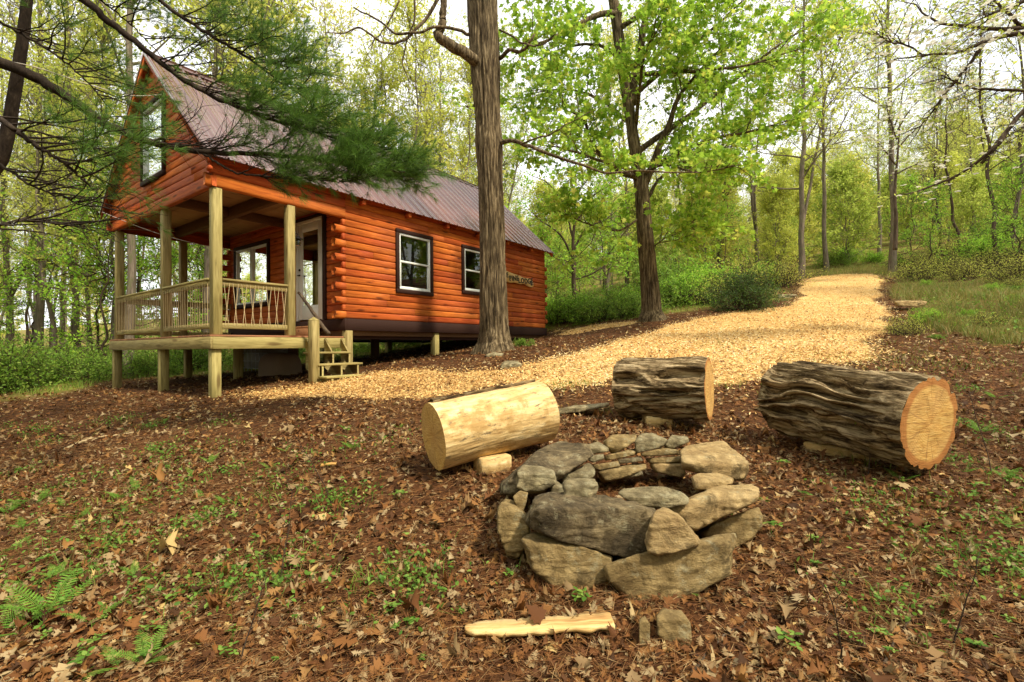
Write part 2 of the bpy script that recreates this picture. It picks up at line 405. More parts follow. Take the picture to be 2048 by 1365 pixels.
# ------------------------------------------------------------------ terrain
ctrl = []
def g(px, py, Y): p = at(px, py, Y); ctrl.append(tuple(p))
for a in [(1290, 1205, 2.2), (700, 1250, 2.15), (1900, 1200, 2.2), (1290, 930, 3.75), (1880, 945, 3.4), (1540, 862, 4.75), (1330, 838, 4.85),
          (870, 940, 3.55), (1080, 872, 4.3), (432, 797, 7.6), (240, 777, 10.3), (318, 776, 9.2), (633, 766, 8.3), (745, 752, 8.7), (868, 711, 11.5),
          (990, 700, 10.0), (1092, 676, 15.3), (1305, 638, 13.6), (1150, 608, 21), (1040, 640, 22), (1020, 737, 7.6), (1250, 716, 7.6),
          (1600, 715, 7.2), (1900, 745, 6.2), (2048, 760, 6.0), (2048, 640, 10.5), (2048, 555, 18), (1700, 645, 11.5), (1440, 620, 15.5),
          (1690, 600, 16.5), (1605, 556, 25), (1690, 546, 27), (1790, 546, 26), (1900, 540, 24), (1690, 520, 36), (1300, 560, 32), (1480, 590, 20),
          (1300, 500, 60), (1690, 470, 60), (2040, 450, 45), (60, 716, 19), (0, 700, 28), (120, 765, 13), (0, 800, 10), (600, 706, 21), (760, 700, 22),
          (300, 695, 36), (0, 690, 60), (600, 685, 60), (1000, 640, 60), (1000, 560, 110), (300, 660, 140), (1700, 400, 120), (2040, 380, 90), (0, 670, 130)]:
    g(*a)
ctrl += [(0, 0, 0), (-4, 0, -.15), (4, 0, .25), (0, -8, -.5), (-20, 0, -.3), (20, 0, 1.6), (0, -40, -1), (-60, 0, -.5), (60, 0, 9), (-60, -60, -1), (60, -60, 4),
         (0, -200, -3), (-200, 0, 0), (200, 0, 25), (-200, 200, 10), (0, 260, 42), (200, 200, 60), (-8, 4, -.05), (-14, 7, 0.35)]
ctrl = np.array(ctrl)
def _phi(r): return np.where(r > 1e-9, np.maximum(r, 1e-9), 0)
_C = ctrl[:, :2]; _n = len(_C)
_K = _phi(np.linalg.norm(_C[:, None]-_C[None], axis=-1))
_K[np.diag_indices(_n)] -= .25                       # a little smoothing
_A = np.zeros((_n+3, _n+3)); _A[:_n, :_n] = _K; _A[:_n, _n] = 1; _A[:_n, _n+1:] = _C; _A[_n, :_n] = 1; _A[_n+1:, :_n] = _C.T
_W = np.linalg.solve(_A, np.concatenate([ctrl[:, 2], [0, 0, 0]]))
def gz(x, y):
    x = np.asarray(x, float); y = np.asarray(y, float); sh = np.broadcast(x, y).shape
    Q = np.stack([np.broadcast_to(x, sh).ravel(), np.broadcast_to(y, sh).ravel()], -1); out = np.empty(len(Q))
    for i in range(0, len(Q), 40000):
        q = Q[i:i+40000]
        out[i:i+40000] = _phi(np.linalg.norm(q[:, None]-_C[None], axis=-1))@_W[:_n]+_W[_n]+q@_W[_n+1:]
    P3 = np.column_stack([Q, np.zeros(len(Q))])
    out += .03*fbm(P3*.9, 3, 5)+.012*fbm(P3*4, 2, 9)
    return out.reshape(sh)
def gp(x, y, dz=0): return np.array([x, y, float(gz(x, y))+dz])
def on_ground(px, py, y0=1.2, y1=150):
    """where the sight line through a photo pixel meets the terrain"""
    Ys = np.geomspace(y0, y1, 500); R = ray(px, py)
    P = CAM+R[None]*Ys[:, None]; d = P[:, 2]-gz(P[:, 0], P[:, 1])
    k = np.argmax(d < 0)
    if d[k] >= 0: k = len(Ys)-1
    return P[k]
def poly_world(pts, n=None): return np.array([on_ground(*p)[:2] for p in pts])
def sdist(P, poly):
    """signed distance to polygon, positive inside"""
    P = np.asarray(P); inside = np.zeros(len(P), bool); dm = np.full(len(P), 1e9)
    for i in range(len(poly)):
        a, b = poly[i], poly[(i+1) % len(poly)]; e = b-a
        t = np.clip(((P-a)@e)/max(e@e, 1e-9), 0, 1); dm = np.minimum(dm, np.linalg.norm(P-a-t[:, None]*e, axis=1))
        c = ((a[1] > P[:, 1]) != (b[1] > P[:, 1])); xx = a[0]+(P[:, 1]-a[1])/(b[1]-a[1]+1e-12)*e[0]
        inside ^= c & (P[:, 0] < xx)
    return np.where(inside, dm, -dm)
CHIPS = poly_world([(1597, 562), (1640, 553), (1690, 549), (1755, 549), (1772, 570), (1765, 600), (1790, 640), (1740, 690), (1700, 735), (1530, 762), (1440, 770),
                    (1235, 762), (1110, 772), (1000, 768), (860, 792), (730, 798), (600, 800), (480, 790), (620, 770), (740, 745), (860, 738), (1000, 742), (1060, 725),
                    (1160, 700), (1250, 678), (1330, 652), (1400, 634), (1500, 622), (1575, 612), (1600, 592)])
CHIPS2 = poly_world([(1110, 662), (1180, 652), (1270, 642), (1285, 646), (1200, 660), (1130, 672)])
def chipmask(x, y):
    P = np.column_stack([x, y]); n = .45*fbm(np.column_stack([P*1.1, np.zeros(len(P))]), 5, 3)
    a = np.clip((sdist(P, CHIPS)+n+.2)/.6, 0, 1); b = np.clip((sdist(P, CHIPS2)+n*.8+.1)/.3, 0, 1)*.8
    return np.maximum(a, b)
GR = [poly_world(p) for p in (
    [(0, 800), (120, 795), (230, 762), (400, 752), (560, 740), (740, 712), (900, 690), (1090, 668), (1280, 638), (1400, 622), (1580, 600), (1600, 556), (1400, 540), (1100, 560), (600, 692), (0, 697)],
    [(1800, 555), (1790, 600), (1830, 650), (1930, 690), (2048, 700), (2600, 720), (2600, 480), (2000, 470), (1800, 500)])]
def greenmask(x, y):
    P = np.column_stack([x, y]); n = .6*fbm(np.column_stack([P*.5, np.zeros(len(P))]), 4, 13)
    r = np.zeros(len(P))
    for q, sc_ in zip(GR, (1, .72)): r = np.maximum(r, np.clip((sdist(P, q)+n+.2)/.9, 0, 1)*np.clip(sc_+.5*n, 0, 1))
    return np.maximum(r, np.clip((y-20)/6, 0, 1)*.9)*(1-chipmask(x, y))

def make_ground():
    N = 430; s = np.linspace(-1, 1, N)
    ax = 1.5*np.sinh(6*s)
    X, Y = np.meshgrid(ax, ax+4, indexing='ij'); x, y = X.ravel(), Y.ravel(); z = gz(x, y)
    V = np.column_stack([x, y, z]); i = np.arange(N-1)[:, None]*N; j = np.arange(N-1)[None]
    q = np.stack([i+j, i+N+j, i+N+j+1, i+j+1], -1).reshape(-1, 4)
    t = NT('forest_floor')
    v = t.coord((1, 1, 1))
    n1 = t.noise(v, 14, 6, .7); n2 = t.noise(v, 1.3, 4); vr = t.n('ShaderNodeTexVoronoi'); vr.inputs['Scale'].default_value = 22; t.l(v, vr.inputs['Vector'])
    lit = t.ramp(n1, [(.3, (.022, .010, .005)), (.5, (.07, .030, .012)), (.62, (.14, .06, .022)), (.75, (.24, .13, .055))])
    lit = t.mix(.5, lit, t.ramp(vr.outputs['Color'], [(0, (.4, .4, .4)), (1, (1.5, 1.4, 1.2))]), 'MULTIPLY')
    ch = t.ramp(t.noise(v, 40, 5, .7), [(.3, (.32, .16, .05)), (.45, (.60, .37, .13)), (.65, (.76, .55, .24))])
    ch = t.mix(.6, ch, t.ramp(n2, [(.35, (.80, .70, .6)), (.65, (1.05, 1.05, 1.05))]), 'MULTIPLY')
    gn = t.ramp(t.math('ADD', t.math('MULTIPLY', t.noise(v, 9, 6, .7), .5), t.math('MULTIPLY', t.noise(v, .8, 5, .6), .5)), [(.36, (.10, .055, .02)), (.46, (.20, .12, .045)), (.52, (.17, .18, .035)), (.62, (.26, .27, .05)), (.7, (.32, .24, .09))])
    c = t.mix(t.attr('green'), lit, gn)
    cm = t.ramp(t.math('ADD', t.attr('chips'), t.math('MULTIPLY_ADD', t.noise(v, 11, 5), .7, -.35)), [(.4, 0), (.62, 1)])
    c = t.mix(cm, c, ch)
    m = t.pbr(c, .95, .1, normal=t.bump(t.math('ADD', n1, vr.outputs['Distance']), .8, .03))
    o = MB().add(V, q, rnd=.5).build('ground', m, smooth=True, kind='structure')
    for nm, val in (('chips', chipmask(x, y)), ('green', greenmask(x, y))):
        a = o.data.attributes.new(nm, 'FLOAT', 'POINT'); a.data.foreach_set('value', val.astype(np.float32))
make_ground()

# ------------------------------------------------------------------ cabin
YAW, CX, CY = 0.6301, -4.6985, 7.5712
RZ = PI/2-YAW
DU = np.array([math.sin(YAW), math.cos(YAW)]); DV = np.array([-math.cos(YAW), math.sin(YAW)])
def cw(u, v, z=0): p = np.array([CX, CY])+u*DU+v*DV; return np.array([p[0], p[1], z+HC])
def cgz(u, v): p = cw(u, v); return float(gz(p[0], p[1]))-HC           # terrain height in cabin coordinates
W_, P_, L_ = 4.88, 2.41, 9.77
ZD, ZB, ZT, ZBB, ZA, ZE = .239, 2.58, .597, .359, 5.495, 2.967
OV, EV = .15, .22
cabin = empty('log_cabin', cw(0, 0), RZ, 'orange stained log cabin on posts with covered porch and ribbed brown metal roof', 'cabin')
cabin.location.z = HC
CH = .139
prof = [(-.06, 0), (-.004, 0.002), (.010, .008), (.0155, .032), (.017, .0695), (.0155, .107), (.010, .131), (-.004, .137), (-.06, .139)]
def log_run(mb, axis, a0, a1, plane, out, z, h=CH, seg=True, noext=False):
    """one course of a log wall along axis (0=u, 1=v), bulging out from plane towards sign out"""
    cuts = [a0]
    if seg:
        p = a0+rng.uniform(.6, 3.2)
        while p < a1-.5: cuts.append(p); p += rng.uniform(1.6, 3.6)
    cuts.append(a1)
    pr = np.array(prof); k = len(pr)
    for s0, s1 in zip(cuts[:-1], cuts[1:]):
        e0, e1 = s0+.0012, s1-.0012
        V = np.zeros((2*k, 3)); wv = plane+out*(pr[:, 0]+rng.uniform(-.002, .002))
        for q, e in enumerate((e0, e1)):
            V[q*k:(q+1)*k, axis] = e; V[q*k:(q+1)*k, 1-axis] = wv; V[q*k:(q+1)*k, 2] = z+pr[:, 1]*h/CH
        i = np.arange(k-1); qd = np.stack([i, i+1, i+1+k, i+k], -1)
        mb.add(V, qd, [list(range(k))], [list(range(2*k-1, k-1, -1))], rnd=rng.random())
def wall(name, axis, a0, a1, plane, out, z0, z1, holes=(), mat=None, tails=(), parent=cabin, clip=None):
    mb = MB(); n = int(math.ceil((z1-z0)/CH-.2)); h = (z1-z0)/n
    for i in range(n):
        z = z0+i*h; iv = [(a0, a1)]
        if clip: iv = [clip(z+h*.5)]
        for (h0, h1, hz0, hz1) in holes:
            if z+h*.5 > hz0 and z+h*.5 < hz1:
                nv = []
                for s0, s1 in iv:
                    if h1 <= s0 or h0 >= s1: nv.append((s0, s1)); continue
                    if h0 > s0: nv.append((s0, h0))
                    if h1 < s1: nv.append((h1, s1))
                iv = nv
        for s0, s1 in iv:
            if s1-s0 > .03: log_run(mb, axis, s0, s1, plane, out, z, h)
    # plain inner lining closes the wall behind the logs
    return mb.build(name, mat or M['log_x' if axis == 0 else 'log_y'], parent)
# ceiling line of the roof: height of roof underside at v
SL = (ZA-ZE)/(W_/2+EV)
def roofz(v): return ZE+SL*(min(v, W_-v)+EV)
WIN_A = (3.66, 4.77, 1.21, 2.62); WIN_B = (5.795, 6.9, 1.37, 2.62)
def grow_hole(wd): return (wd[0]+.06, wd[1]-.06, wd[2]+.06, wd[3]-.06)
wall('side_wall', 0, P_, L_, 0, -1, ZT, ZE+.155, [grow_hole(WIN_A), grow_hole(WIN_B)])
wall('side_wall', 0, P_, L_, W_, 1, ZT, ZE+.155)
WIN_F = (2.84, 4.56, 1.02, 2.56); DOOR = (.62, 1.70, .60, 2.74)
wall('porch_wall', 1, .03, W_-.03, P_, -1, ZT, ZE+.0, [grow_hole(WIN_F), (DOOR[0]+.08, DOOR[1]-.06, .5, 2.68)])
wall('end_wall', 1, .02, W_-.02, L_, 1, ZT, ZE)
def gclip(z):
    t = max(.05, (z-ZE)/SL-EV+.02); return (t, W_-t)
wall('end_gable', 1, 0, 0, L_, 1, ZE, ZA-.12, clip=gclip)
WIN_G = (1.81, 2.96, 3.15, 4.66)
wall('porch_gable', 1, 0, 0, 0, -1, ZB+.20, ZA-.14, [grow_hole(WIN_G)], clip=lambda z: (max(.0, (z-ZE)/SL-EV+.03), W_-max(.0, (z-ZE)/SL-EV+.03)))
# log tails at the corners: every other log runs past the corner
n = int(math.ceil((ZE+.155-ZT)/CH-.2)); h = (ZE+.155-ZT)/n
def logend(mb, axis, a0, a1, plane, out, z, h):
    k = 10; th = np.linspace(-PI/2, PI/2, k); V = []
    for e in (a0, a1):
        for q in th:
            p = [0, 0, 0]; p[axis] = e+.012*math.sin(q*3+z*9)*(1 if e == a0 else 0); p[1-axis] = plane+out*(math.cos(q)*.04); p[2] = z+h/2+math.sin(q)*h*.5; V.append(p)
        for q in th[::-1]:
            p = [0, 0, 0]; p[axis] = e; p[1-axis] = plane-out*(.07+math.cos(q)*.03); p[2] = z+h/2+math.sin(q)*h*.5; V.append(p)
    m = 2*k; i = np.arange(m); mb.add(V, np.stack([i, (i+1) % m, (i+1) % m+m, i+m], -1), [list(range(m))], [list(range(2*m-1, m-1, -1))], rnd=rng.random())
for i in range(n):
    z = ZT+i*h
    if z > 2.55: continue
    for vv, sg in ((0, -1), (W_, 1)):
        mb = MB()
        if i % 2 == 0: logend(mb, 0, P_-.24, P_+.0, vv, sg, z, h)
        else: box(mb, P_-.075, P_-.002, vv+sg*.030, vv-sg*.06, z+.012, z+h-.012, .01)
        mb.build('log_end', M['log_x'], cabin)
    if i % 2: mb = MB(); logend(mb, 0, L_, L_+.10, 0, -1, z, h); mb.build('log_end', M['log_x'], cabin)
# porch header beams (log courses above the posts)
for vv, out in ((0, -1), (W_, 1)):
    mb = MB(); log_run(mb, 0, -.10, P_+.0, vv, out, ZB, .20, False); log_run(mb, 0, -.04, P_+.0, vv, out, ZB+.20, .18, False); log_run(mb, 0, -.04, P_+.0, vv, out, ZB+.38, ZE+.155-ZB-.38, False)
    mb.build('header_beam', M['log_x'], cabin)
mb = MB(); box(mb, -.10, -.03, -.13, -.01, ZB+.205, ZE-.10, .02); mb.build('log_end', M['log_y'], cabin)
mb = MB(); log_run(mb, 1, -.03, W_+.03, 0, -1, ZB, .20, False); mb.build('header_beam', M['log_y'], cabin)
# inner faces, floor, ceilings
mb = MB()
mb.add([(P_+.07, .07, ZT), (L_-.07, .07, ZT), (L_-.07, W_-.07, ZT), (P_+.07, W_-.07, ZT)], [[0, 1, 2, 3]])
box(mb, P_+.02, L_-.02, .04, W_-.04, ZBB-.10, ZT-.01, .002)
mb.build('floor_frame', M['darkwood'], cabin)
mb = MB(); box(mb, P_-.02, L_+.05, -.045, .03, ZBB, ZT-.003, .004); box(mb, P_-.02, L_+.05, W_-.03, W_+.045, ZBB, ZT-.003, .004)
box(mb, P_-.045, P_+.02, -.047, W_+.047, ZBB+.002, ZT-.005, .004); box(mb, L_-.02, L_+.055, .032, W_-.032, ZBB+.002, ZT-.005, .004)
box(mb, P_+.05, L_-.05, .10, .16, ZBB-.17, ZBB-.003, .004); box(mb, P_+.05, L_-.05, W_-.16, W_-.10, ZBB-.17, ZBB-.003, .004)
mb.build('skirt_board', M['brown'], cabin)
mb = MB(); box(mb, P_-.03, L_-.06, .06, W_-.06, ZE-.10, ZE-.06, .002)
mb.build('loft_floor', M['ply'], cabin)
mb = MB()
for i in range(4):
    box(mb, -.0+i*.602, .60+i*.602, .05, 2.43, 2.88, 2.90, .003); box(mb, .0+i*.602, .60+i*.602, 2.434, W_-.05, 2.88, 2.90, .003)
mb.build('porch_ceiling', M['ply'], cabin)
mb = MB()
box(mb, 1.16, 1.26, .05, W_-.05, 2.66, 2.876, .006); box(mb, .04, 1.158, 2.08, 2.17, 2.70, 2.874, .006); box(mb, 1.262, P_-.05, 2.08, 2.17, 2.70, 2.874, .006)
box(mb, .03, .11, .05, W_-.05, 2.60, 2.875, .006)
mb.build('ceiling_beam', M['darkwood'], cabin)

# roof: two ribbed sheets
def roof_slope(sgn):
    mb = MB(); us = []
    u = -OV
    pts = []
    while u < L_+OV-.05:
        for du, hh in ((0, 0), (.010, .026), (.032, .026), (.042, 0), (.105, 0), (.112, .006), (.124, .006), (.131, 0), (.19, 0), (.197, .006), (.209, .006), (.216, 0)):
            pts.append((u+du, hh))
        u += .278
    pts.append((L_+OV, 0)); pts = np.array(pts); k = len(pts)
    nd = np.array([0, -SL, 1.0])/math.hypot(SL, 1)             # outward normal for v<W/2
    def P(u, t, hh):
        v = -EV+(W_/2+EV)*t; z = ZE+SL*(v+EV)+.03
        return np.stack([u, np.full_like(u, v)+nd[1]*hh, np.full_like(u, z)+nd[2]*hh], -1)
    rows = [P(pts[:, 0], t, pts[:, 1]) for t in (0, .33, .66, 1)]
    V = np.concatenate(rows)
    if sgn < 0: V[:, 1] = W_-V[:, 1]
    i = np.arange(k-1)
    qs = np.concatenate([np.stack([i+r*k, i+1+r*k, i+1+(r+1)*k, i+(r+1)*k], -1) for r in range(3)])
    mb.add(V, qs if sgn > 0 else qs[:, ::-1])
    # under sheet
    return mb
for sgn in (1, -1): roof_slope(sgn).build('roof', M['roof'], cabin)
def slab(mb, u0, u1, v0, v1, off0, off1, mirror=False, rnd=None):
    """board lying parallel to the roof slope between v0 and v1, offsets measured up from the roof underside"""
    V = []
    for u in (u0, u1):
        for v, of in ((v0, off0), (v1, off0), (v1, off1), (v0, off1)):
            V.append((u, W_-v if mirror else v, ZE+SL*(v+EV)+of))
    mb.add(V, [[0, 1, 2, 3], [7, 6, 5, 4], [0, 4, 5, 1], [1, 5, 6, 2], [2, 6, 7, 3], [3, 7, 4, 0]], rnd=rnd)
mb = MB()
for mir_ in (False, True):
    for (a, b) in ((-OV+.028, -.045), (L_+.045, L_+OV-.028)):
        slab(mb, a, b, -EV+.03, W_/2-.004, -.015, .018, mir_)
    slab(mb, -.04, L_+.04, -EV+.03, 0.02, -.01, .016, mir_)
mb.build('soffit', M['log_x'], cabin)
for mir_ in (False, True):
    for a, b in ((-OV+.002, -OV+.026), (L_+OV-.026, L_+OV-.002)):
        mb = MB(); slab(mb, a, b, -EV, W_/2-.002, -.11, .024, mir_); mb.build('rake_board', M['log_y'], cabin)
mb = MB()
for mir_ in (False, True):
    slab(mb, -OV-.016, -OV-.001, -EV-.01, W_/2, -.02, .055, mir_); slab(mb, L_+OV+.001, L_+OV+.016, -EV-.01, W_/2, -.02, .055, mir_)
    slab(mb, -OV-.015, L_+OV+.015, W_/2-.15, W_/2+.01, .052, .062, mir_)
mb.build('roof_trim', M['roof'], cabin)
for u in np.arange(P_+.3, L_, 1.22):
    mb = MB(); box(mb, u, u+.09, -.16, -.015, ZE-.07, ZE+.03, .008); mb.build('rafter_tail', M['log_y'], cabin)

# windows
def window(name, axis, wd, plane, out, double=False, parent=cabin, dark=True):
    a0, a1, z0, z1 = wd
    def B(mb, p0, p1, q0, q1, d0, d1, b=.004):
        lo, hi = plane+out*d0, plane+out*d1
        if axis == 0: box(mb, p0, p1, lo, hi, q0, q1, b)
        else: box(mb, lo, hi, p0, p1, q0, q1, b)
    t = .085
    mb = MB(); B(mb, a0, a1, z1-t, z1, .02, .068); B(mb, a0, a1, z0, z0+t, .02, .070); B(mb, a0, a0+t, z0+t+.001, z1-t-.001, .02, .066); B(mb, a1-t, a1, z0+t+.001, z1-t-.001, .02, .066)
    w0 = mb.build('window', M['brown'], parent)
    b0, b1, y0, y1 = a0+t+.002, a1-t-.002, z0+t+.002, z1-t-.002; f = .045
    mb = MB()
    cells = [(b0, b1)] if not double else [(b0, (b0+b1)/2-.012), ((b0+b1)/2+.012, b1)]
    panes = []
    for p0, p1 in cells:
        B(mb, p0, p1, y1-f, y1, -.03, .048); B(mb, p0, p1, y0, y0+f, -.03, .050); B(mb, p0, p0+f, y0+f+.001, y1-f-.001, -.03, .046); B(mb, p1-f, p1, y0+f+.001, y1-f-.001, -.03, .046)
        if not double:
            ym = (y0+y1)/2
            B(mb, p0+f+.001, p1-f-.001, ym-.025, ym+.018, -.02, .040)
            B(mb, p0+f+.001, p0+f+.025, y0+f+.001, ym-.026, -.02, .030); B(mb, p1-f-.025, p1-f-.001, y0+f+.001, ym-.026, -.02, .030); B(mb, p0+f+.026, p1-f-.026, y0+f+.001, y0+f+.025, -.02, .030)
        panes.append((p0+f-.004, p1-f+.004, y0+f-.004, y1-f+.004))
    mb.build('frame', M['white'], w0)
    for p0, p1, q0, q1 in panes:
        g_ = MB(); d = plane+out*.005
        V = [(p0, d, q0), (p1, d, q0), (p1, d, q1), (p0, d, q1)] if axis == 0 else [(d, p0, q0), (d, p1, q0), (d, p1, q1), (d, p0, q1)]
        g_.add(V, [[0, 1, 2, 3]]).build('glass_pane', M['glass'], w0)
    return w0
window('window', 0, WIN_A, 0, -1); window('window', 0, WIN_B, 0, -1); window('window', 1, WIN_F, P_, -1, True); window('window', 1, WIN_G, 0, -1)
# door
d0, d1, dz0, dz1 = DOOR
mb = MB(); box(mb, P_-.065, P_+.03, d0-.02, d0+.07, dz0, dz1+.0, .004); box(mb, P_-.062, P_+.03, d0-.02, d1+.02, dz1+.002, dz1+.06, .004)
mb.build('door_trim', M['brown'], cabin)
mb = MB(); x0, x1 = P_-.05, P_+.02
box(mb, x0, x1, d0+.072, d0+.13, dz0, dz1-.002, .004); box(mb, x0, x1, d1-.06, d1, dz0, dz1-.002, .004); box(mb, x0-.002, x1, d0+.131, d1-.061, dz1-.07, dz1-.004, .004)
mb.build('door_frame', M['white'], cabin)
dd0, dd1, q0, q1 = d0+.135, d1-.065, dz0+.02, dz1-.075
mb = MB(); x0, x1 = P_-.03, P_+.012; st = .14
box(mb, x0, x1, dd0, dd0+st, q0, q1, .005); box(mb, x0, x1, dd1-st, dd1, q0, q1, .005); box(mb, x0, x1, dd0+st, dd1-st, q1-.16, q1, .005); box(mb, x0, x1, dd0+st, dd1-st, q0, q0+.30, .005)
door = mb.build('door', M['white'], cabin)
mb = MB(); mb.add([(P_-.01, dd0+st-.01, q0+.29), (P_-.01, dd1-st+.01, q0+.29), (P_-.01, dd1-st+.01, q1-.15), (P_-.01, dd0+st-.01, q1-.15)], [[0, 1, 2, 3]]).build('glass_pane', M['glass'], door)
mb = MB(); tube(mb, [(P_-.03, dd1-.06, 1.58), (P_-.08, dd1-.06, 1.58), (P_-.085, dd1-.06, 1.58)], .014, 10); tube(mb, [(P_-.085, dd1-.06, 1.58), (P_-.085, dd1-.16, 1.58)], .011, 8); tube(mb, [(P_-.03, dd1-.06, 1.70), (P_-.05, dd1-.06, 1.70)], .026, 12)
mb.build('handle', M['blackmetal'], door)

# deck
mb = MB(); yb = -.02; i = 0
while yb < W_+.02:
    box(mb, -.035, P_-.05, yb, min(yb+.137, W_+.03), ZD-.030, ZD, .003); yb += .142
mb.build('deck_boards', M['reddeck'], cabin)
mb = MB(); box(mb, -.005, P_-.03, -.045, -.005, ZD-.225, ZD-.033, .004)
for k in range(7): pass
mb.build('deck_rim', M['pt_x'], cabin)
mb = MB(); box(mb, -.045, -.007, -.047, W_+.045, ZD-.223, ZD-.034, .004)
mb.build('deck_rim', M['pt_y'], cabin)
mb = MB()
for v in np.arange(.4, W_, .42): box(mb, .03, P_-.03, v, v+.038, ZD-.21, ZD-.034, .003)
box(mb, .03, P_-.03, W_+.0, W_+.038, ZD-.222, ZD-.034, .003)
mb.build('deck_joist', M['pt_x'], cabin)
# porch posts, rails
PT = .14
posts_uv = [(.015, .0), (.015, 2.06), (.015, 4.66), (1.24, .0), (1.24, W_-.17)]
for u, v in posts_uv:
    mb = MB(); box(mb, u, u+PT, v, v+PT, ZD+.002, ZB-.002, .008); mb.build('porch_post', M['pt_z'], cabin)
def rail(axis, a0, a1, c, sticks_n, zig, base=ZD):
    mb = MB(); s = .02; zt = base+.87; zb = base+.10
    def B(mb, a, b, w0, w1, z0, z1):
        if axis == 0: box(mb, a, b, c+w0, c+w1, z0, z1, .005)
        else: box(mb, c+w0, c+w1, a, b, z0, z1, .005)
    B(mb, a0, a1, .02, .058, zt-.09, zt+.002); B(mb, a0, a1, -.012, .125, zt, zt+.035); r = mb.build('top_rail', M['pt_x' if axis == 0 else 'pt_y'], cabin)
    mb = MB(); B(mb, a0, a1, .02, .058, zb, zb+.09); mb.build('bottom_rail', M['pt_x' if axis == 0 else 'pt_y'], cabin)
    L = a1-a0; k = np.arange(sticks_n); xa = a0+L*(k+.5)/sticks_n
    if zig: xb = xa+np.where(k % 2 == 0, .05, -.05)*1.2; xt = xa-np.where(k % 2 == 0, .05, -.05)*.2
    else: xt = xa+rng.normal(0, .012, len(k)); xb = xa+rng.normal(0, .012, len(k))
    def pt(x, z, of): return np.column_stack([x, np.full_like(x, c+of), np.full_like(x, z)]) if axis == 0 else np.column_stack([np.full_like(x, c+of), x, np.full_like(x, z)])
    rr = .0045 if zig else .0055; A_, B_ = pt(xb, zb+.05, .012), pt(xt, zt-.03, .012)
    for q in range(len(A_)): sticks(MB(), A_[q:q+1], B_[q:q+1], rr, rr, 6).build('baluster', M['string'], r)
rail(0, .155, 1.24, 0, 16, True)
rail(1, .14, 2.06, .0, 20, False); rail(1, 2.20, 4.66, .0, 26, False)
rail(0, .155, 1.24, W_-.17, 10, False); rail(0, 1.38, P_-.05, W_-.17, 10, False)
# supports
def support(u, v, top, s=PT, mat='pt_z'):
    zb = min(cgz(u, v), cgz(u+s, v), cgz(u, v+s))-.25
    mb = MB(); box(mb, u, u+s, v, v+s, zb, top, .008); mb.build('support_post', M[mat], cabin)
for u, v in ((-.03, -.03), (-.03, 2.10), (-.03, 4.72)): support(u+.03, v+.035, ZD-.226)
support(1.3, 2.1, ZD-.226); support(1.3, 4.6, ZD-.226)
support(P_-.022, -.06, ZBB-.003, .15)
for u, v in ((4.86, .0), (7.3, .0)): support(u, v, ZBB-.003, .15)
for u in (2.6, 4.9, 7.3, 9.5):
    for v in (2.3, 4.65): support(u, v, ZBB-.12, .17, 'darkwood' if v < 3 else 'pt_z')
# stairs
SU0, SU1 = 1.50, 2.32
gzs = cgz(1.9, -.8)
steps = [(-.30, -.055), (-.56, -.265), (-.84, -.475)]
mb = MB()
for i, (v, z) in enumerate(steps):
    box(mb, SU0-.02-.02*i, SU1+.06*i, v-.02, v+.25, z-.036, z, .005)
stairs = mb.build('stairs', M['pt_x'], cabin)
mb = MB()
for u in (SU0+.03, (SU0+SU1)/2, SU1-.06):
    V = []
    for x in (u, u+.036):
        for p in ((-.06, ZD-.04), (-.06, -.10), (-.06, -.35), (-.55, -.62), (-.86, -.62), (-.86, -.52), (-.57, -.52), (-.57, -.305), (-.31, -.305), (-.31, -.095)): V.append((x, p[0], p[1]))
    m_ = 10; i = np.arange(m_); mb.add(V, np.stack([i, (i+1) % m_, (i+1) % m_+m_, i+m_], -1), [list(range(m_))], [list(range(2*m_-1, m_-1, -1))])
mb.build('stringer', M['pt_y'], stairs)
mb = MB(); nu, nv = 1.36, -.56; zb = cgz(nu, nv)-.2; box(mb, nu, nu+PT, nv, nv+PT, zb, .50, .008)
V = [(nu, nv, .50), (nu+PT, nv, .50), (nu+PT, nv+PT, .50), (nu, nv+PT, .50), (nu+PT/2, nv+PT/2, .56)]
mb.add(V, [[0, 1, 4], [1, 2, 4], [2, 3, 4], [3, 0, 4]], rnd=.5)
mb.build('newel_post', M['pt_z'], cabin)
mb = MB(); box(mb, P_-.33, P_-.06, .72, 1.62, ZD+.19, ZD+.225, .004); box(mb, P_-.31, P_-.28, .74, 1.6, ZD+.002, ZD+.188, .004)
mb.build('door_step', M['reddeck'], cabin)
mb = MB(); pth = catmull([(1.42, -.03, 1.02), (1.42, -.16, .92), (1.49, -.36, .66), (1.56, -.52, .42), (1.62, -.66, .25)], 24)
tube(mb, pth+rng.normal(0, .003, pth.shape), np.linspace(.024, .036, 24), 10)
mb.build('branch_handrail', M['bark2'], cabin, smooth=True)
# lantern on the porch post
lan = empty('wall_lantern', cw(1.38, .045, 1.95), RZ, 'small black barn lantern fixed to the second porch post beside the door', 'lantern')
mb = MB(); a = .075
tube(mb, [(0, 0, .13), (.03, 0, .15), (a, 0, .14), (a, 0, .10)], .009, 8); box(mb, -.004, .012, -.035, .035, .06, .18, .004)
mb.build('bracket', M['blackmetal'], lan)
def lathe(mb, prof, cx=0, cy=0, n=20):
    th = np.linspace(0, 2*PI, n, endpoint=False); V = [(cx+r*math.cos(t), cy+r*math.sin(t), z) for r, z in prof for t in th]
    k = len(prof); i = np.arange(k-1)[:, None]*n; j = np.arange(n)[None]; mb.add(V, np.stack([i+j, i+(j+1) % n, i+n+(j+1) % n, i+n+j], -1).reshape(-1, 4))
    return mb
lathe(MB(), [(.0, .112), (.02, .11), (.03, .09), (.085, .055), (.088, .05), (.03, .05), (.0, .05)], a).build('shade', M['blackmetal'], lan, smooth=True)
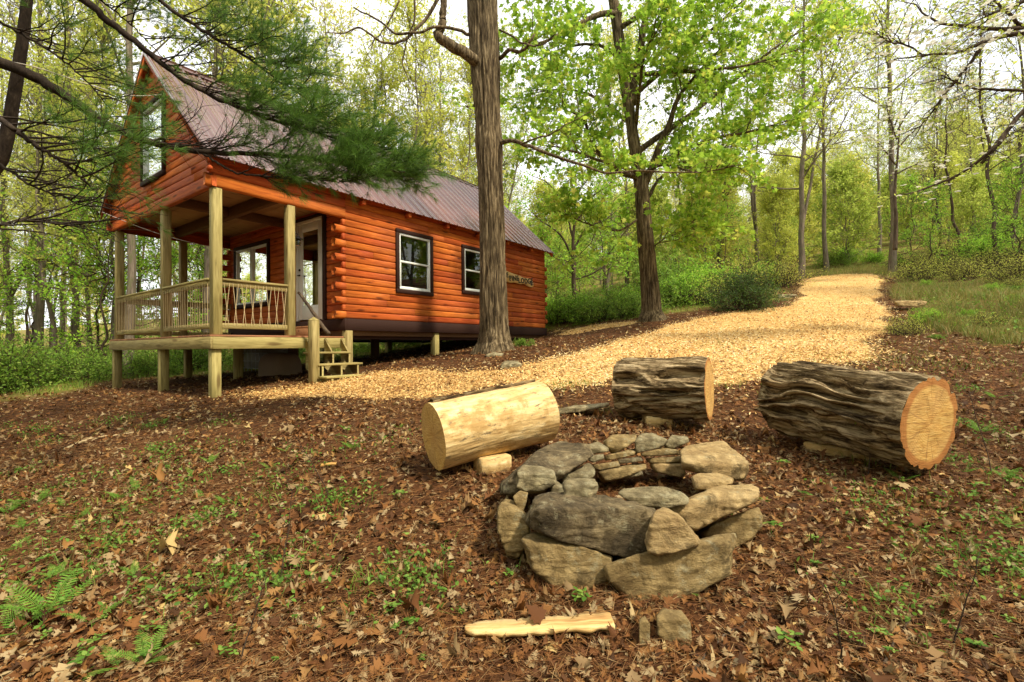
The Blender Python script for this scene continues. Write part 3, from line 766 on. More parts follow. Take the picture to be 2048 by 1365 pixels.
lathe(MB(), [(.03, .05), (.042, .03), (.042, -.05), (.03, -.07), (0, -.075)], a).build('glass_jar', M['glass'], lan, smooth=True)
mb = MB()
for z in (.02, -.02, -.06): tube(mb, [(a+.046*math.cos(t), .046*math.sin(t), z) for t in np.linspace(0, 2*PI, 17)], .004, 5)
for t in np.linspace(0, 2*PI, 5)[:4]: tube(mb, [(a+.046*math.cos(t), .046*math.sin(t), z) for z in (.05, -.07)], .004, 5)
mb.build('cage', M['blackmetal'], lan)

# sign
sign = empty('lodge_sign', cw(8.0, -.075, 1.955), RZ, 'live-edge wooden name sign with black lettering and paw print on the log wall', 'sign')
sign.rotation_euler = (0, -.085, RZ)
ol = [(-.92, .10), (-.8, .2), (-.6, .19), (-.42, .24), (-.2, .20), (0, .16), (.25, .12), (.5, .06), (.72, .05), (.9, -.01), (.99, -.09), (.98, -.19), (.85, -.22), (.66, -.18), (.5, -.12), (.3, -.13), (0, -.09), (-.2, -.10), (-.5, -.05), (-.8, -.06), (-.95, 0)]
ol = catmull([(x, 0, z) for x, z in ol+[ol[0]]], 90)[:-1]; nn = len(ol)
V = np.vstack([ol+np.array([0, .014, 0]), ol+np.array([0, -.014, 0]), ol*np.array([.975, 1, .94])+np.array([0, -.019, -.001])]); i = np.arange(nn)
M['signwood'] = m_wood('pale_sign_slab', [(.2, (.60, .36, .12)), (.8, (.76, .52, .22))], 0, .6)
MB().add(V, np.stack([i, (i+1) % nn, (i+1) % nn+nn, i+nn], -1), np.stack([i+nn, (i+1) % nn+nn, (i+1) % nn+2*nn, i+2*nn], -1), [list(range(2*nn, 3*nn))], [list(range(nn))[::-1]]).build('board', M['signwood'], sign)
M['blackpaint'] = m_plain('black_paint', (.012, .010, .009), .5)
def letters(txt, x, z, size, tilt):
    for ch in txt:
        cu = bpy.data.curves.new('t', 'FONT'); cu.body = ch; cu.size = size; cu.extrude = .006; cu.offset = .006; cu.align_x = 'CENTER'; cu.resolution_u = 3
        ob = bpy.data.objects.new('t', cu); COL.objects.link(ob); dg = bpy.context.evaluated_depsgraph_get(); dg.update()
        me = bpy.data.meshes.new_from_object(ob.evaluated_get(dg)); bpy.data.objects.remove(ob)
        wd = max(v.co.x for v in me.vertices)-min(v.co.x for v in me.vertices)
        me.transform(Matrix.Translation((x+wd/2, -.022, z+random.uniform(-.008, .008)))@Matrix.Rotation(tilt+random.uniform(-.08, .08), 4, 'Y')@Matrix.Rotation(PI/2, 4, 'X'))
        me.materials.append(M['blackpaint']); o = bpy.data.objects.new('letter', me); COL.objects.link(o); o.parent = sign
        x += wd+.028; z -= .0
letters('LONE', -.86, .05, .20, 0.0); letters('PINE', -.25, -.04, .215, -.12); letters('LODGE', .19, -.10, .215, -.03)
mb = MB()
for (x, z, rx, rz_) in ((.86, -.13, .045, .04), (.82, -.07, .018, .024), (.85, -.052, .018, .024), (.885, -.055, .018, .024), (.915, -.08, .018, .024)):
    th = np.linspace(0, 2*PI, 14, endpoint=False); V = [(x+rx*math.cos(t), -.021, z+rz_*math.sin(t)) for t in th]+[(x+rx*.8*math.cos(t), -.027, z+rz_*.8*math.sin(t)) for t in th]
    i = np.arange(14); mb.add(V, np.stack([i, (i+1) % 14, (i+1) % 14+14, i+14], -1), [list(range(14, 28))])
mb.build('paw_print', M['blackpaint'], sign)
# cables
M['cable'] = m_plain('pale_cable', (.55, .50, .42), .6)
def cable(pts, label, r=.006):
    p = catmull(pts, 40); tube(MB(), p, r, 6).build('cable', M['cable'], None, True, label=label, cat='cable')
cable([at(205, 425, 10.2), at(300, 462, 9.6), at(380, 485, 9.4), at(450, 500, 9.9), at(473, 503, 11.6)], 'pale cable running from the roof corner down across the porch posts')
cable([at(-60, 112, 5.0), at(60, 132, 5.6), at(180, 170, 6.4), at(260, 191, 7.4), at(325, 190, 8.4)], 'thin pale cable strung through the pine to the gable window')
# water tank beneath the porch
tank = empty('water_tank', cw(2.35, 2.9, cgz(2.35, 2.9)), RZ, 'caged white water tank standing in the shade beneath the porch', 'tank')
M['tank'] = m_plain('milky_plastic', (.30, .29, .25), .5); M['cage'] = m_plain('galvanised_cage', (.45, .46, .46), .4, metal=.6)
mb = MB(); box(mb, -.36, .36, -.40, .40, .10, .58, .06); mb.build('tank_body', M['tank'], tank)
mb = MB()
for v in np.linspace(-.43, .43, 6): tube(mb, [(-.40, v, .05), (-.40, v, .62)], .009, 6); tube(mb, [(.40, v, .05), (.40, v, .62)], .009, 6)
for z in (.12, .28, .45, .62):
    for x in (-.40, .40): tube(mb, [(x, -.43, z), (x, .43, z)], .009, 6)
    for y in (-.43, .43): tube(mb, [(-.40, y, z), (.40, y, z)], .009, 6)
mb.build('cage', M['cage'], tank)
bd = empty('bundle', cw(1.9, 1.5, cgz(1.9, 1.5)), RZ+.2, 'tan tarpaulin covered bundle under the porch floor', 'bundle')
th = np.linspace(0, 1, 24); 
U, Vv = np.meshgrid(np.linspace(0, 2*PI, 40, endpoint=False), np.linspace(0, 1, 14), indexing='ij')
rr = np.sin(np.clip(Vv*1.15, 0, 1)*PI/2)**.5; Pq = np.stack([.33*rr*np.sign(np.cos(U))*np.abs(np.cos(U))**.5, .36*rr*np.sign(np.sin(U))*np.abs(np.sin(U))**.5, .46*(1-Vv**2.2)], -1)
Pq += .04*fbm(Pq*4, 3)[..., None]; k = 14; i = np.arange(40)[:, None]; j = np.arange(13)[None]; q = np.stack([i*k+j, ((i+1) % 40)*k+j, ((i+1) % 40)*k+j+1, i*k+j+1], -1).reshape(-1, 4)
M['tarp'] = m_plain('tan_tarpaulin', (.20, .14, .085), .8); MB().add(Pq, q).build('cover', M['tarp'], bd, True)

# ------------------------------------------------------------------ bark relief
def barkdisp(amp, fa=3.0, fl=1.6, seed=0, warp=.5):
    def f(P, th, R):
        s = np.concatenate([[0], np.cumsum(np.linalg.norm(np.diff(P, axis=0), axis=1))])
        r = R.mean(); A, Bq = np.cos(th)*r*fa*6, np.sin(th)*r*fa*6
        X = np.stack([np.broadcast_to(A[None], (len(s), len(th))), np.broadcast_to(Bq[None], (len(s), len(th))), np.broadcast_to(s[:, None]*fl, (len(s), len(th)))], -1)
        wv = fbm(X*np.array([.5, .5, 1.3]), 2, seed+40)*warp
        X = X+wv[..., None]*np.array([1, 1, 0])
        n = 1-np.abs(fbm(X, 3, seed))*3.2
        n2 = fbm(X*np.array([3, 3, 6]), 2, seed+9)
        return amp*(np.clip(n, -1, 1)*.8+n2*.35)-amp*.4
    return f

def crown_from(limbs, wood, crown, n2, l2, n3, l3, nl, lsize, tm, r2=.02, r3=.006, drop=0.0, t0=.2, flat=.35, up=.55, grav=.02):
    """twigs and leaves on limb polylines (N,k,3)"""
    P, T, t = along(limbs, n2, t0)
    pl2 = grow(P, side(T, rng.uniform(.5, 1.1, len(P)), flat), l2*rng.uniform(.55, 1.2, len(P))*(1.15-.5*t), 4, .2, grav)
    chains(wood, pl2, r2*rng.uniform(.7, 1.2, len(P)), r2*.3, 4)
    P, T, t = along(pl2, n3, .2)
    pl3 = grow(P, side(T, rng.uniform(.4, 1.0, len(P)), flat), l3*rng.uniform(.5, 1.3, len(P)), 3, .25, -drop)
    chains(wood, pl3, r3, r3*.4, 3)
    P, T, t = along(pl3, nl, .25, 1.05)
    if len(P): leaves(crown, P+rng.normal(0, lsize*.35, P.shape), lsize, tm, D=T, up=up)

def auto_limbs(trunk, R, n, t0, L, el0=.3, el1=.9, wood=None, k=6, wob=.16, grav=.05):
    Ts = t0+(1-t0)*((np.arange(n)+rng.random(n))/n)
    idx = Ts*(len(trunk)-1); i = np.minimum(idx.astype(int), len(trunk)-2); u = (idx-i)[:, None]
    P = trunk[i]*(1-u)+trunk[i+1]*u; az = np.arange(n)*2.4+rng.normal(0, .4, n)
    el = el0+(el1-el0)*(Ts-t0)/(1-t0)+rng.normal(0, .12, n)
    D = np.stack([np.cos(az)*np.cos(el), np.sin(az)*np.cos(el), np.sin(el)], -1)
    Ls = L*(1.1-.75*((Ts-t0)/(1-t0))**1.3)*rng.uniform(.7, 1.15, n)
    pl = grow(P, D, Ls, k, wob, grav)
    rr = np.interp(Ts, np.linspace(0, 1, len(R)), R)*.38
    if wood is not None: chains(wood, pl, rr, rr*.2, 6)
    return pl

def generic_tree(name, h, r, cb, L, nlimb, leafm, bark, nleaf=5, lsize=.16, n2=7, n3=6, wobble=.25, tm=T_DIA, flare=1.35, fork=False, el=(.35, 1.1), nt=10):
    root = empty(name, (0, 0, -300))
    k = 16; z = np.linspace(-.3, h, k); off = np.cumsum(rng.normal(0, wobble/4, (k, 2)), 0); off -= off[1]
    P = np.column_stack([off, z]); R = r*(1-.85*(z/h).clip(0, 1)**1.1); R[0] *= flare; R[1] *= 1.15
    Pq = catmull(P, 40); Rq = np.interp(np.linspace(0, 1, 40), np.linspace(0, 1, k), R)
    wood = MB(); tube(wood, Pq, Rq, nt)
    lm = auto_limbs(Pq, Rq, nlimb, cb, L, el[0], el[1], wood)
    if fork:
        p0 = Pq[int(40*cb*.6)]; q = grow(p0[None], np.array([[rng.normal(0, .35), rng.normal(0, .35), 1.0]]), h*.62, 10, .06, .08)
        chains(wood, q, r*.6, r*.12, 8)
        l2 = auto_limbs(q[0], np.linspace(r*.6, r*.12, 10), nlimb//2, .3, L*.8, el[0], el[1], wood); lm = np.concatenate([lm, l2])
    crown = MB(); crown_from(lm, wood, crown, n2, L*.42, n3, L*.22, nleaf, lsize, tm, .018, .007)
    wood.build('trunk', M[bark], root, True); crown.build('crown', M[leafm], root)
    return root

protos = [
    generic_tree('broadleaf_tree', 17, .15, .26, 4.0, 24, 'lv_b', 'bark', 5, .15, fork=True),
    generic_tree('broadleaf_tree', 20, .18, .34, 4.2, 24, 'lv_a', 'bark', 5, .15),
    generic_tree('broadleaf_tree', 15, .13, .25, 3.2, 20, 'lv_b', 'bark', 5, .14, wobble=.4),
    generic_tree('broadleaf_tree', 18, .17, .33, 3.8, 22, 'lv_a', 'bark', 5, .14, fork=True),
    generic_tree('broadleaf_tree', 13, .10, .2, 3.0, 26, 'lv_b', 'bark', 7, .14, wobble=.5),
    generic_tree('understorey_tree', 6.5, .06, .22, 2.2, 18, 'lv_c', 'bark2', 5, .11, wobble=.4, el=(.0, .5)),
    generic_tree('understorey_tree', 5, .05, .15, 2.0, 16, 'lv_c', 'bark2', 5, .10, wobble=.5, el=(.0, .6)),
    generic_tree('bushy_tree', 8, .09, .08, 3.2, 30, 'lv_b', 'bark', 7, .20, wobble=.4, n2=8), generic_tree('bushy_tree', 7, .08, .05, 3.0, 30, 'lv_a', 'bark', 7, .19, wobble=.4, n2=8),
    generic_tree('bare_tree', 16, .12, .3, 3.0, 22, 'lv_b', 'bark2', 1, .12, wobble=.5),
]
used = set()
def place(k, px, py, Y, label, group, sc=1.0, lowered=.05, top=None):
    p = at(px, py, Y); x, y = p[0], p[1]; z = float(gz(x, y))-lowered
    rz = rng.uniform(0, 2*PI)
    if isinstance(sc, (int, float)): sc = (sc*.85, sc*.85, sc*rng.uniform(.92, 1.08))
    if k not in used:
        used.add(k); o = protos[k]; o.location = (x, y, z); o.rotation_euler.z = rz; o.scale = sc; o['label'] = label; o['group'] = group
    else:
        o = copy_tree(protos[k], (x, y, z), rz, sc, label, group)
    o['category'] = 'tree'
    return o
GL, GB, GH, GU, GR_ = 'trees of the wood left of the cabin', 'trees behind the cabin', 'trees on the hillside above the path', 'young green understorey trees', 'trees at the head of the path'
# trees that can be told apart in the photo
for k, px, py, Y, lab, gr, sc in [
    (1, 78, 716, 20, 'thick grey trunk standing in the left wood, nearest to the picture edge shrubs', GL, (.75,.75,1.3)),
    (0, 150, 710, 21, 'leaning grey trunk with flared foot just left of the porch corner', GL, 1.1),
    (2, 108, 718, 18, 'slim dark forked tree between the two thick trunks left of the porch', GL, .8),
    (3, 20, 705, 24, 'brown trunk at the left edge of the wood', GL, 1.0),
    (1, 258, 735, 13.5, 'thick dark trunk seen through the porch beside its outer corner post', GL, (.62,.62,1.2)),
    (0, 415, 720, 15, 'straight pale trunk seen through the porch behind the corner post', GL, 1.05),
    (4, 232, 712, 17, 'crooked slender tree with a curved limb beside the outer porch post', GL, 1.0),
    (3, 545, 700, 20, 'pale twin-stemmed tree rising above the roof behind the gable', GB, 1.25),
    (0, 640, 700, 24, 'yellow-green tree rising behind the middle of the roof', GB, 1.0),
    (4, 740, 690, 23, 'round golden-green tree crown standing just left of the big trunk', GB, 1.05),
    (3, 870, 680, 25, 'pale green tree behind the ridge, closest to the big trunk', GB, .8),
    (4, 1215, 590, 27, 'pale trunk behind the shrubs left of the maple', GR_, 1.1),
    (1, 1255, 585, 30, 'dark pair trunk behind the shrubs beside the maple', GR_, .8),
    (2, 1350, 560, 30, 'thin pale trunk behind the shrubs right of the maple', GR_, 1.0),
    (3, 1515, 560, 30, 'leaning grey trunk above the dark round shrub', GR_, .95),
    (0, 1605, 556, 24.5, 'twin-stemmed tree with reddish foot at the left edge of the path crest', GR_, 1.12),
    (1, 1652, 545, 29, 'dark brown trunk just behind the path crest', GR_, .85),
    (1, 1786, 520, 24, 'tall single trunk right of the path head above the brambles', GR_, 1.0),
    (2, 2030, 520, 24, 'slim pale tree at the right edge of the slope', GR_, .9),
    (9, 1440, 560, 27, 'bare spreading tree above the shrub row', GR_, .9),
    (9, 1880, 500, 34, 'bare twiggy tree in the brush right of the path', GR_, .8)]:
    place(k, px, py, Y, lab, gr, sc)
cabP = np.array([CX, CY])
def clear(x, y):
    q = np.array([x, y])-cabP; u, v = q@DU, q@DV
    if -2.5 < u < L_+1.5 and -2.2 < v < W_+2.0: return False
    if sdist(np.array([[x, y]]), CHIPS)[0] > -1.5: return False
    return True
spots = []
def scatter(n, px0, px1, Y0, Y1, ks, lab, gr, mind=1.8, s0=.8, s1=1.15):
    c = 0; tr = 0
    while c < n and tr < 4000:
        tr += 1
        Y = math.sqrt(rng.uniform(Y0*Y0, Y1*Y1)); px = rng.uniform(px0, px1); x = (px-1024)/F*Y
        if not clear(x, Y) or any((x-a)**2+(Y-b)**2 < mind**2 for a, b in spots): continue
        spots.append((x, Y)); k = ks[rng.integers(len(ks))]
        place(k, px, 700, Y, lab[0] if isinstance(lab, tuple) else lab, gr, rng.uniform(s0, s1)); c += 1
scatter(24, -350, 980, 20, 40, [0, 9, 2, 3, 4, 9, 2], 'slender grey-brown tree in the middle of the wood left of the cabin', GL, 2.2)
scatter(40, -500, 1010, 40, 85, [9, 1, 3, 2, 9, 9], 'distant thin tree deep in the wood left of the cabin', GL, 2.6, .8, 1.1)
scatter(12, -200, 440, 15, 27, [5, 6], 'small bright green understorey tree in the left wood', GU, 1.8, .8, 1.2)
scatter(16, 500, 1010, 21, 40, [0, 3, 4, 4], 'yellow-green tree among those rising behind the cabin roof', GB, 2.2, .7, .95)
scatter(26, 1030, 1560, 34, 60, [0, 3, 4, 2], 'yellow-green tree on the far slope beyond the maple', GH, 2.4, .42, .62)
scatter(30, 1040, 1560, 27, 52, [7, 8, 7, 8, 5], 'bushy yellow-green tree filling the slope beyond the maple', GH, 2.6, .55, .85)
scatter(34, 1580, 2350, 30, 62, [7, 8], 'bushy yellow-green tree on the hillside right of the path', GH, 2.8, .6, 1.0)
scatter(30, 1000, 2400, 62, 120, [7, 8], 'distant bushy tree high on the hillside', GH, 3.2, .9, 1.5)
scatter(12, -500, 1000, 55, 95, [7, 8], 'distant bushy tree deep in the wood left of the cabin', GL, 3, .8, 1.2)
scatter(22, 1560, 2300, 32, 62, [0, 1, 3, 4, 9], 'yellow-green tree on the hillside right of the path', GH, 2.6, .55, .85)
scatter(36, 1000, 2300, 60, 110, [0, 3, 4, 2], 'distant pale green tree high on the hillside', GH, 3.2, .6, .85)
scatter(8, 1050, 1500, 23, 32, [5, 6], 'small leafy tree among the shrubs behind the maple', GU, 1.8, .55, .85)
scatter(9, 1800, 2250, 17, 30, [5, 6, 9], 'small leafy tree in the brush on the right slope', GU, 1.8, .6, .9)
scatter(12, -3600, -400, 9, 24, [0, 3, 7], 'leafy tree outside the left edge of the view', 'unseen trees added beside the clearing', 3)  # unseen trees on both sides, added for the window glass to reflect
scatter(12, 2500, 5200, 8, 24, [0, 3, 7], 'leafy tree outside the right edge of the view', 'unseen trees added beside the clearing', 3)
# unseen trees added behind and beside the viewer (they shade the clearing and show in the window glass)
for i, (x, y, k, sc) in enumerate([(-9, -6, 1, .9), (-5, -12, 0, 1), (1, -14, 3, 1), (8, -11, 1, .8), (14, -3, 3, .8), (-13, 1, 2, 1), (-16, -6, 3, 1), (4, -20, 1, 1), (-2, -19, 2, 1), (12, -18, 0, 1), (20, -9, 1, 1), (-11, -15, 4, 1.1), (19, 4, 3, .8), (-15, 8, 4, 1), (5, -7.5, 4, .75), (-3.5, -5.5, 4, .9), (-7, -22, 7, 1.5), (-14, -20, 8, 1.6), (-20, -14, 7, 1.5), (-24, -6, 8, 1.6), (-26, 2, 7, 1.5), (-1, -26, 7, 1.6), (7, -25, 8, 1.6), (15, -23, 7, 1.5), (22, -16, 8, 1.4), (27, -8, 7, 1.4), (-10, -10, 7, .9), (-18, 0, 7, 1.0), (-6, -17, 8, 1.2), (28, 0, 8, 1.5)]):
    o = copy_tree(protos[k], gp(x, y, -.05), rng.uniform(0, 6), sc, 'unseen leafy tree added around the clearing behind the viewer', 'unseen trees added behind the viewer'); o['category'] = 'tree'

# ------------------------------------------------------------------ the large trunk in front of the cabin
def px_path(pts, Y, n=None):
    Q = []
    for p in pts: Q.append(at(p[0], p[1], p[2] if len(p) > 2 else Y))
    return catmull(Q, n) if n else np.array(Q)
big = empty('tall_trunk_tree', at(990, 700, 10.0)*np.array([1, 1, 1]), 0, 'tall thick furrowed trunk standing right in front of the cabin wall', 'tree')
bo = np.array(big.location)
tp = px_path([(990, 722), (990, 690), (988, 640), (986, 560), (984, 450), (980, 330), (975, 230), (971, 140), (967, 60), (964, -20), (958, -300), (950, -620)], 10.0, 300)-bo
t_ = np.linspace(0, 1, 300)
pyy = np.interp(t_, np.linspace(0, 1, 12), [722, 690, 640, 560, 450, 330, 230, 140, 60, -20, -300, -620])
tr = np.interp(-pyy, -np.array([730, 700, 685, 660, 600, 500, 350, 290, 250, 180, 130, 60, 0, -300, -620.]), np.array([58, 47, 38, 33, 30.5, 28.5, 27.5, 31, 28, 30.5, 34, 33.5, 35, 25, 18.]))*8.8/F
def bigdisp(P, th, R):
    d = barkdisp(.026, 2.6, 1.1, 3)(P, th, R)
    # root flare
    fl = np.clip(1-(P[:, 2]-P[0, 2])/1.0, 0, 1)**2
    return d+fl[:, None]*.07*np.cos(th*5+.6)[None]
tbm = MB(); tube(tbm, catmull(tp, 520), np.interp(np.linspace(0, 1, 520), np.linspace(0, 1, 300), tr), 260, disp=bigdisp)
def limb(mb, pts, Y, r0, r1, n=40, sides=10, org=bo, amp=.15):
    p = px_path(pts, Y, n)-org; p = p+.02*np.column_stack([vnoise(np.column_stack([np.arange(n)*.4, np.full(n, q), np.full(n, r0*99)]), 4) for q in (1, 5, 9)])
    R = np.linspace(r0, r1, n); tube(mb, p, R, sides, disp=lambda P, th, RR: RR[:, None]*amp*fbm(np.stack(np.broadcast_arrays(P[:, None, 0]*9, np.cos(th)[None]*2, np.sin(th)[None]*2+P[:, None, 2]*9), -1), 2)); return p
l_ = []
limb(tbm, [(985, 140, 10), (960, 128, 9.85), (925, 105, 9.7), (890, 85, 9.6), (874, 68, 9.6), (884, 55, 9.6), (886, 20, 9.6), (889, -60, 9.6), (880, -220, 9.4)], 9.7, .13, .05, 60, 14)
l_.append(limb(tbm, [(940, 72, 9.9), (920, 62, 9.7), (875, 53, 9.5), (830, 66, 9.4), (790, 68, 9.3), (765, 48, 9.2), (730, 28, 9.1), (706, 15, 9.0)], 9.5, .035, .012, 40, 8))
l_.append(limb(tbm, [(877, -2, 9.5), (850, 40, 9.5), (815, 75, 9.4), (790, 85, 9.3), (765, 86, 9.2), (740, 70, 9.1), (715, 56, 9), (690, 66, 9), (650, 66, 8.9)], 9.4, .035, .009, 40, 8))
l_.append(limb(tbm, [(800, 0, 9.3), (782, 35, 9.3), (765, 60, 9.3), (752, 75, 9.3), (735, 95, 9.3)], 9.3, .02, .008, 20, 6))
l_.append(limb(tbm, [(830, -20, 9.4), (828, 40, 9.4), (818, 65, 9.4), (808, 100, 9.4), (805, 130, 9.4), (818, 165, 9.4), (815, 190, 9.4)], 9.4, .022, .007, 24, 6))
limb(tbm, [(1000, 118, 9.9), (1018, 100, 9.7), (1040, 105, 9.7), (1060, 85, 9.6), (1069, 70, 9.6)], 9.7, .045, .02, 24, 8)
l_.append(limb(tbm, [(1000, 60, 9.9), (1040, 84, 9.6), (1080, 90, 9.4), (1110, 70, 9.2)], 9.7, .022, .01, 24, 6))
l_.append(limb(tbm, [(995, 286, 10), (1015, 283, 9.7), (1045, 287, 9.5), (1085, 303, 9.3), (1150, 325, 9.2), (1210, 345, 9.1), (1300, 343, 9.0), (1400, 345, 9.0)], 9.5, .05, .012, 50, 8))
l_.append(limb(tbm, [(1045, 287, 9.5), (1095, 270, 9.3), (1130, 250, 9.2), (1180, 225, 9.1)], 9.3, .02, .008, 24, 6))
l_.append(limb(tbm, [(955, 210, 10), (938, 215, 9.9), (935, 214, 9.8)], 9.9, .03, .02, 8, 8))
twg = []
for p in l_[:-1]:
    q = p[None][:, ::max(1, len(p[0:])//10)] if p.ndim == 3 else p[::4][None]
    P, T, t = along(q, 7, .2); pl = grow(P, side(T, .8, .1), rng.uniform(.25, .8, len(P)), 5, .25, -.06); chains(tbm, pl, .007, .003, 3)
tbm.build('trunk', M['oakbark'], big, True)
cm = MB(); P, T, t = along(l_[7][::5][None], 16, .35); pl = grow(P, side(T, .8, .2), rng.uniform(.4, .9, len(P)), 4, .2, .05); P2, T2, _ = along(pl, 7, .4)
leaves(cm, P2+rng.normal(0, .05, P2.shape), .075, T_MAPLE, up=.5)
# upper crown out of the frame
tw2 = MB(); lm = auto_limbs(tp[232:], tr[232:], 12, .35, 3.4, .5, 1.1, tw2); crown_from(lm, tw2, cm, 5, 1.5, 4, .8, 4, .11, T_DIA)
tw2.build('limbs', M['bark'], big); cm.build('crown', M['lv_maple'], big)

# ------------------------------------------------------------------ the maple
map_ = empty('maple_tree', at(1300, 645, 13.6), 0, 'spreading maple with bright green leaves beside the wood chip path', 'tree')
mo = np.array(map_.location)
mt = MB()
p = px_path([(1308, 662), (1304, 635), (1300, 580), (1293, 500), (1287, 430), (1282, 370), (1270, 300), (1260, 230), (1248, 150), (1238, 80), (1228, 10), (1215, -90), (1200, -300)], 13.6, 160)-mo
yy = np.interp(np.linspace(0, 1, 160), np.linspace(0, 1, 13), [662, 635, 580, 500, 430, 370, 300, 230, 150, 80, 10, -90, -300])
rr = np.interp(-yy, [-665, -640, -620, -560, -430, -350, -250, -100, 0, 300], np.array([46, 33, 23, 20, 17, 15.5, 12, 12.5, 11, 5.]))*11.8/F
def mdisp(P, th, R):
    return barkdisp(.014, 3, 1.3, 21)(P, th, R)+(np.clip(1-(P[:, 2]-P[0, 2])/.8, 0, 1)**2)[:, None]*.09*np.cos(th*4+1)[None]
tube(mt, p, rr, 90, disp=mdisp)
ML = []
def ml(pts, r0, r1=.012): ML.append(limb(mt, pts, 13.6, r0, r1, 30, 8, mo))
ml([(1262, 210), (1275, 130), (1290, 40), (1310, -40), (1330, -150)], .13, .05)
ml([(1284, 360), (1240, 345, 13.3), (1205, 315, 13), (1180, 280, 12.6), (1165, 240, 12.3), (1120, 215, 12)], .09)
ml([(1284, 350), (1250, 338, 12.8), (1200, 322, 12.0), (1140, 302, 11.6), (1080, 290, 11.2)], .06)
ml([(1240, 30), (1200, 28, 13.4), (1150, 55, 13.2), (1110, 75, 13), (1070, 90, 12.7), (1030, 110, 12.4)], .10)
ml([(1245, 120), (1190, 90, 14), (1120, 100, 14.5), (1060, 130, 15)], .06)
ml([(1290, 370), (1320, 290, 13.4), (1345, 230, 13.2), (1360, 190, 13), (1400, 140, 12.8), (1450, 90, 12.4)], .11)
ml([(1286, 350), (1350, 310, 13.2), (1420, 280, 12.8), (1500, 262, 12.4), (1590, 240, 12)], .08)
ml([(1290, 400), (1330, 350, 14), (1400, 310, 14.5), (1480, 290, 15)], .06)
ml([(1280, 300), (1380, 230, 14), (1470, 160, 14), (1560, 90, 13.6), (1660, 30, 13.2)], .09)
ml([(1270, 190), (1340, 130, 13.3), (1420, 60, 13), (1500, -10, 12.6)], .08)
ml([(1255, 150), (1330, 145, 13), (1420, 140, 12.4), (1520, 125, 11.8), (1620, 90, 11.4)], .07)
ml([(1288, 430), (1240, 460, 13.3), (1180, 450, 13), (1130, 430, 12.8)], .035)
ml([(1300, 500), (1340, 470, 13.3), (1400, 450, 13)], .02)
ml([(1262, 250), (1200, 200, 13.8), (1130, 180, 14), (1050, 190, 14)], .06)
ml([(1236, 60), (1300, 20, 13), (1380, -20, 12.6), (1460, -80, 12)], .08)
ml([(1225, 0), (1150, -50, 13), (1060, -70, 12.6)], .08)
ml([(1270, 250), (1280, 180, 12.5), (1290, 110, 11.6), (1320, 50, 11)], .06)
ml([(1283, 350), (1330, 330, 12.6), (1400, 345, 11.6), (1480, 330, 11)], .045)
pls = np.stack([q[np.linspace(0, 29, 10).astype(int)] for q in ML])
mc = MB(); crown_from(pls, mt, mc, 17, 1.4, 6, .6, 10, .13, T_MAPLE, .014, .005, .04, .2, .5, .45, .0)
mt.build('trunk', M['oakbark'], map_, True); mc.build('crown', M['lv_maple'], map_)

# small tree beside the cabin end, and the flowering dogwood at the right
def small_tree(px, py, Y, pts, rr0, limbs, label, leafm, lsize, name, n2=8, n3=4, nl=5, l2=.9, l3=.45, bark='bark2', tm=T_OVAL, petals=0, cat='tree'):
    r = empty(name, at(px, py, Y), 0, label, cat); o = np.array(r.location); wd = MB(); cr_ = MB()
    if pts is not None:
        p = px_path(pts, Y, 60)-o; tube(wd, p, np.linspace(rr0, rr0*.25, 60), 14, disp=barkdisp(.006, 3, 2, 5))
    LL = [limb(wd, q[0], Y, q[1], .008, 24, 7, o) for q in limbs]
    pl = np.stack([q[np.linspace(0, 23, 8).astype(int)] for q in LL])
    crown_from(pl, wd, cr_, n2, l2, n3, l3, nl, lsize, tm, .010, .004, .0, .2, .5, .5, .0)
    wd.build('trunk', M[bark], r, True); cr_.build('crown', M[leafm], r)
    if petals:
        P, T, t = along(pl, petals, .3); P = P+rng.normal(0, .3, P.shape)*np.array([1, 1, .5]); P = np.repeat(P, 4, 0)
        N = len(P)//4; az = np.tile([0, PI/2, PI, 3*PI/2], N)+np.repeat(rng.uniform(0, 6, N), 4)
        D = np.stack([np.cos(az), np.sin(az), np.full(len(az), .1)], -1); b = MB(); V, f = T_OVAL
        leaves(b, P, .034*(1+Y/30)*1.35, (V*np.array([1, 1.5, 1]), f), D=D*4, up=.9); b.build('blossom', M['petal'], r)
    return r
small_tree(1149, 612, 19, [(1150, 625), (1149, 600), (1147, 560), (1148, 520), (1146, 480), (1150, 430), (1145, 380), (1140, 330)], .11,
    [([(1147, 550), (1110, 515), (1085, 495), (1060, 480)], .04), ([(1148, 560), (1180, 550), (1215, 530), (1240, 520)], .04), ([(1148, 520), (1120, 470), (1080, 440), (1050, 410)], .05), ([(1148, 500), (1170, 460), (1210, 440), (1250, 410)], .05),
     ([(1147, 480), (1130, 420), (1100, 370), (1060, 350)], .05), ([(1150, 450), (1180, 400), (1220, 370), (1260, 340)], .05), ([(1146, 400), (1140, 350), (1130, 300)], .04), ([(1148, 420, 19), (1160, 380, 18), (1200, 330, 17.5)], .04), ([(1148, 540, 19), (1130, 520, 18), (1100, 530, 17)], .03)],
    'small slim tree with layered bright leaves beside the far cabin corner', 'lv_c', .11, 'young_tree', 11, 5, 6, 1.3, .6)
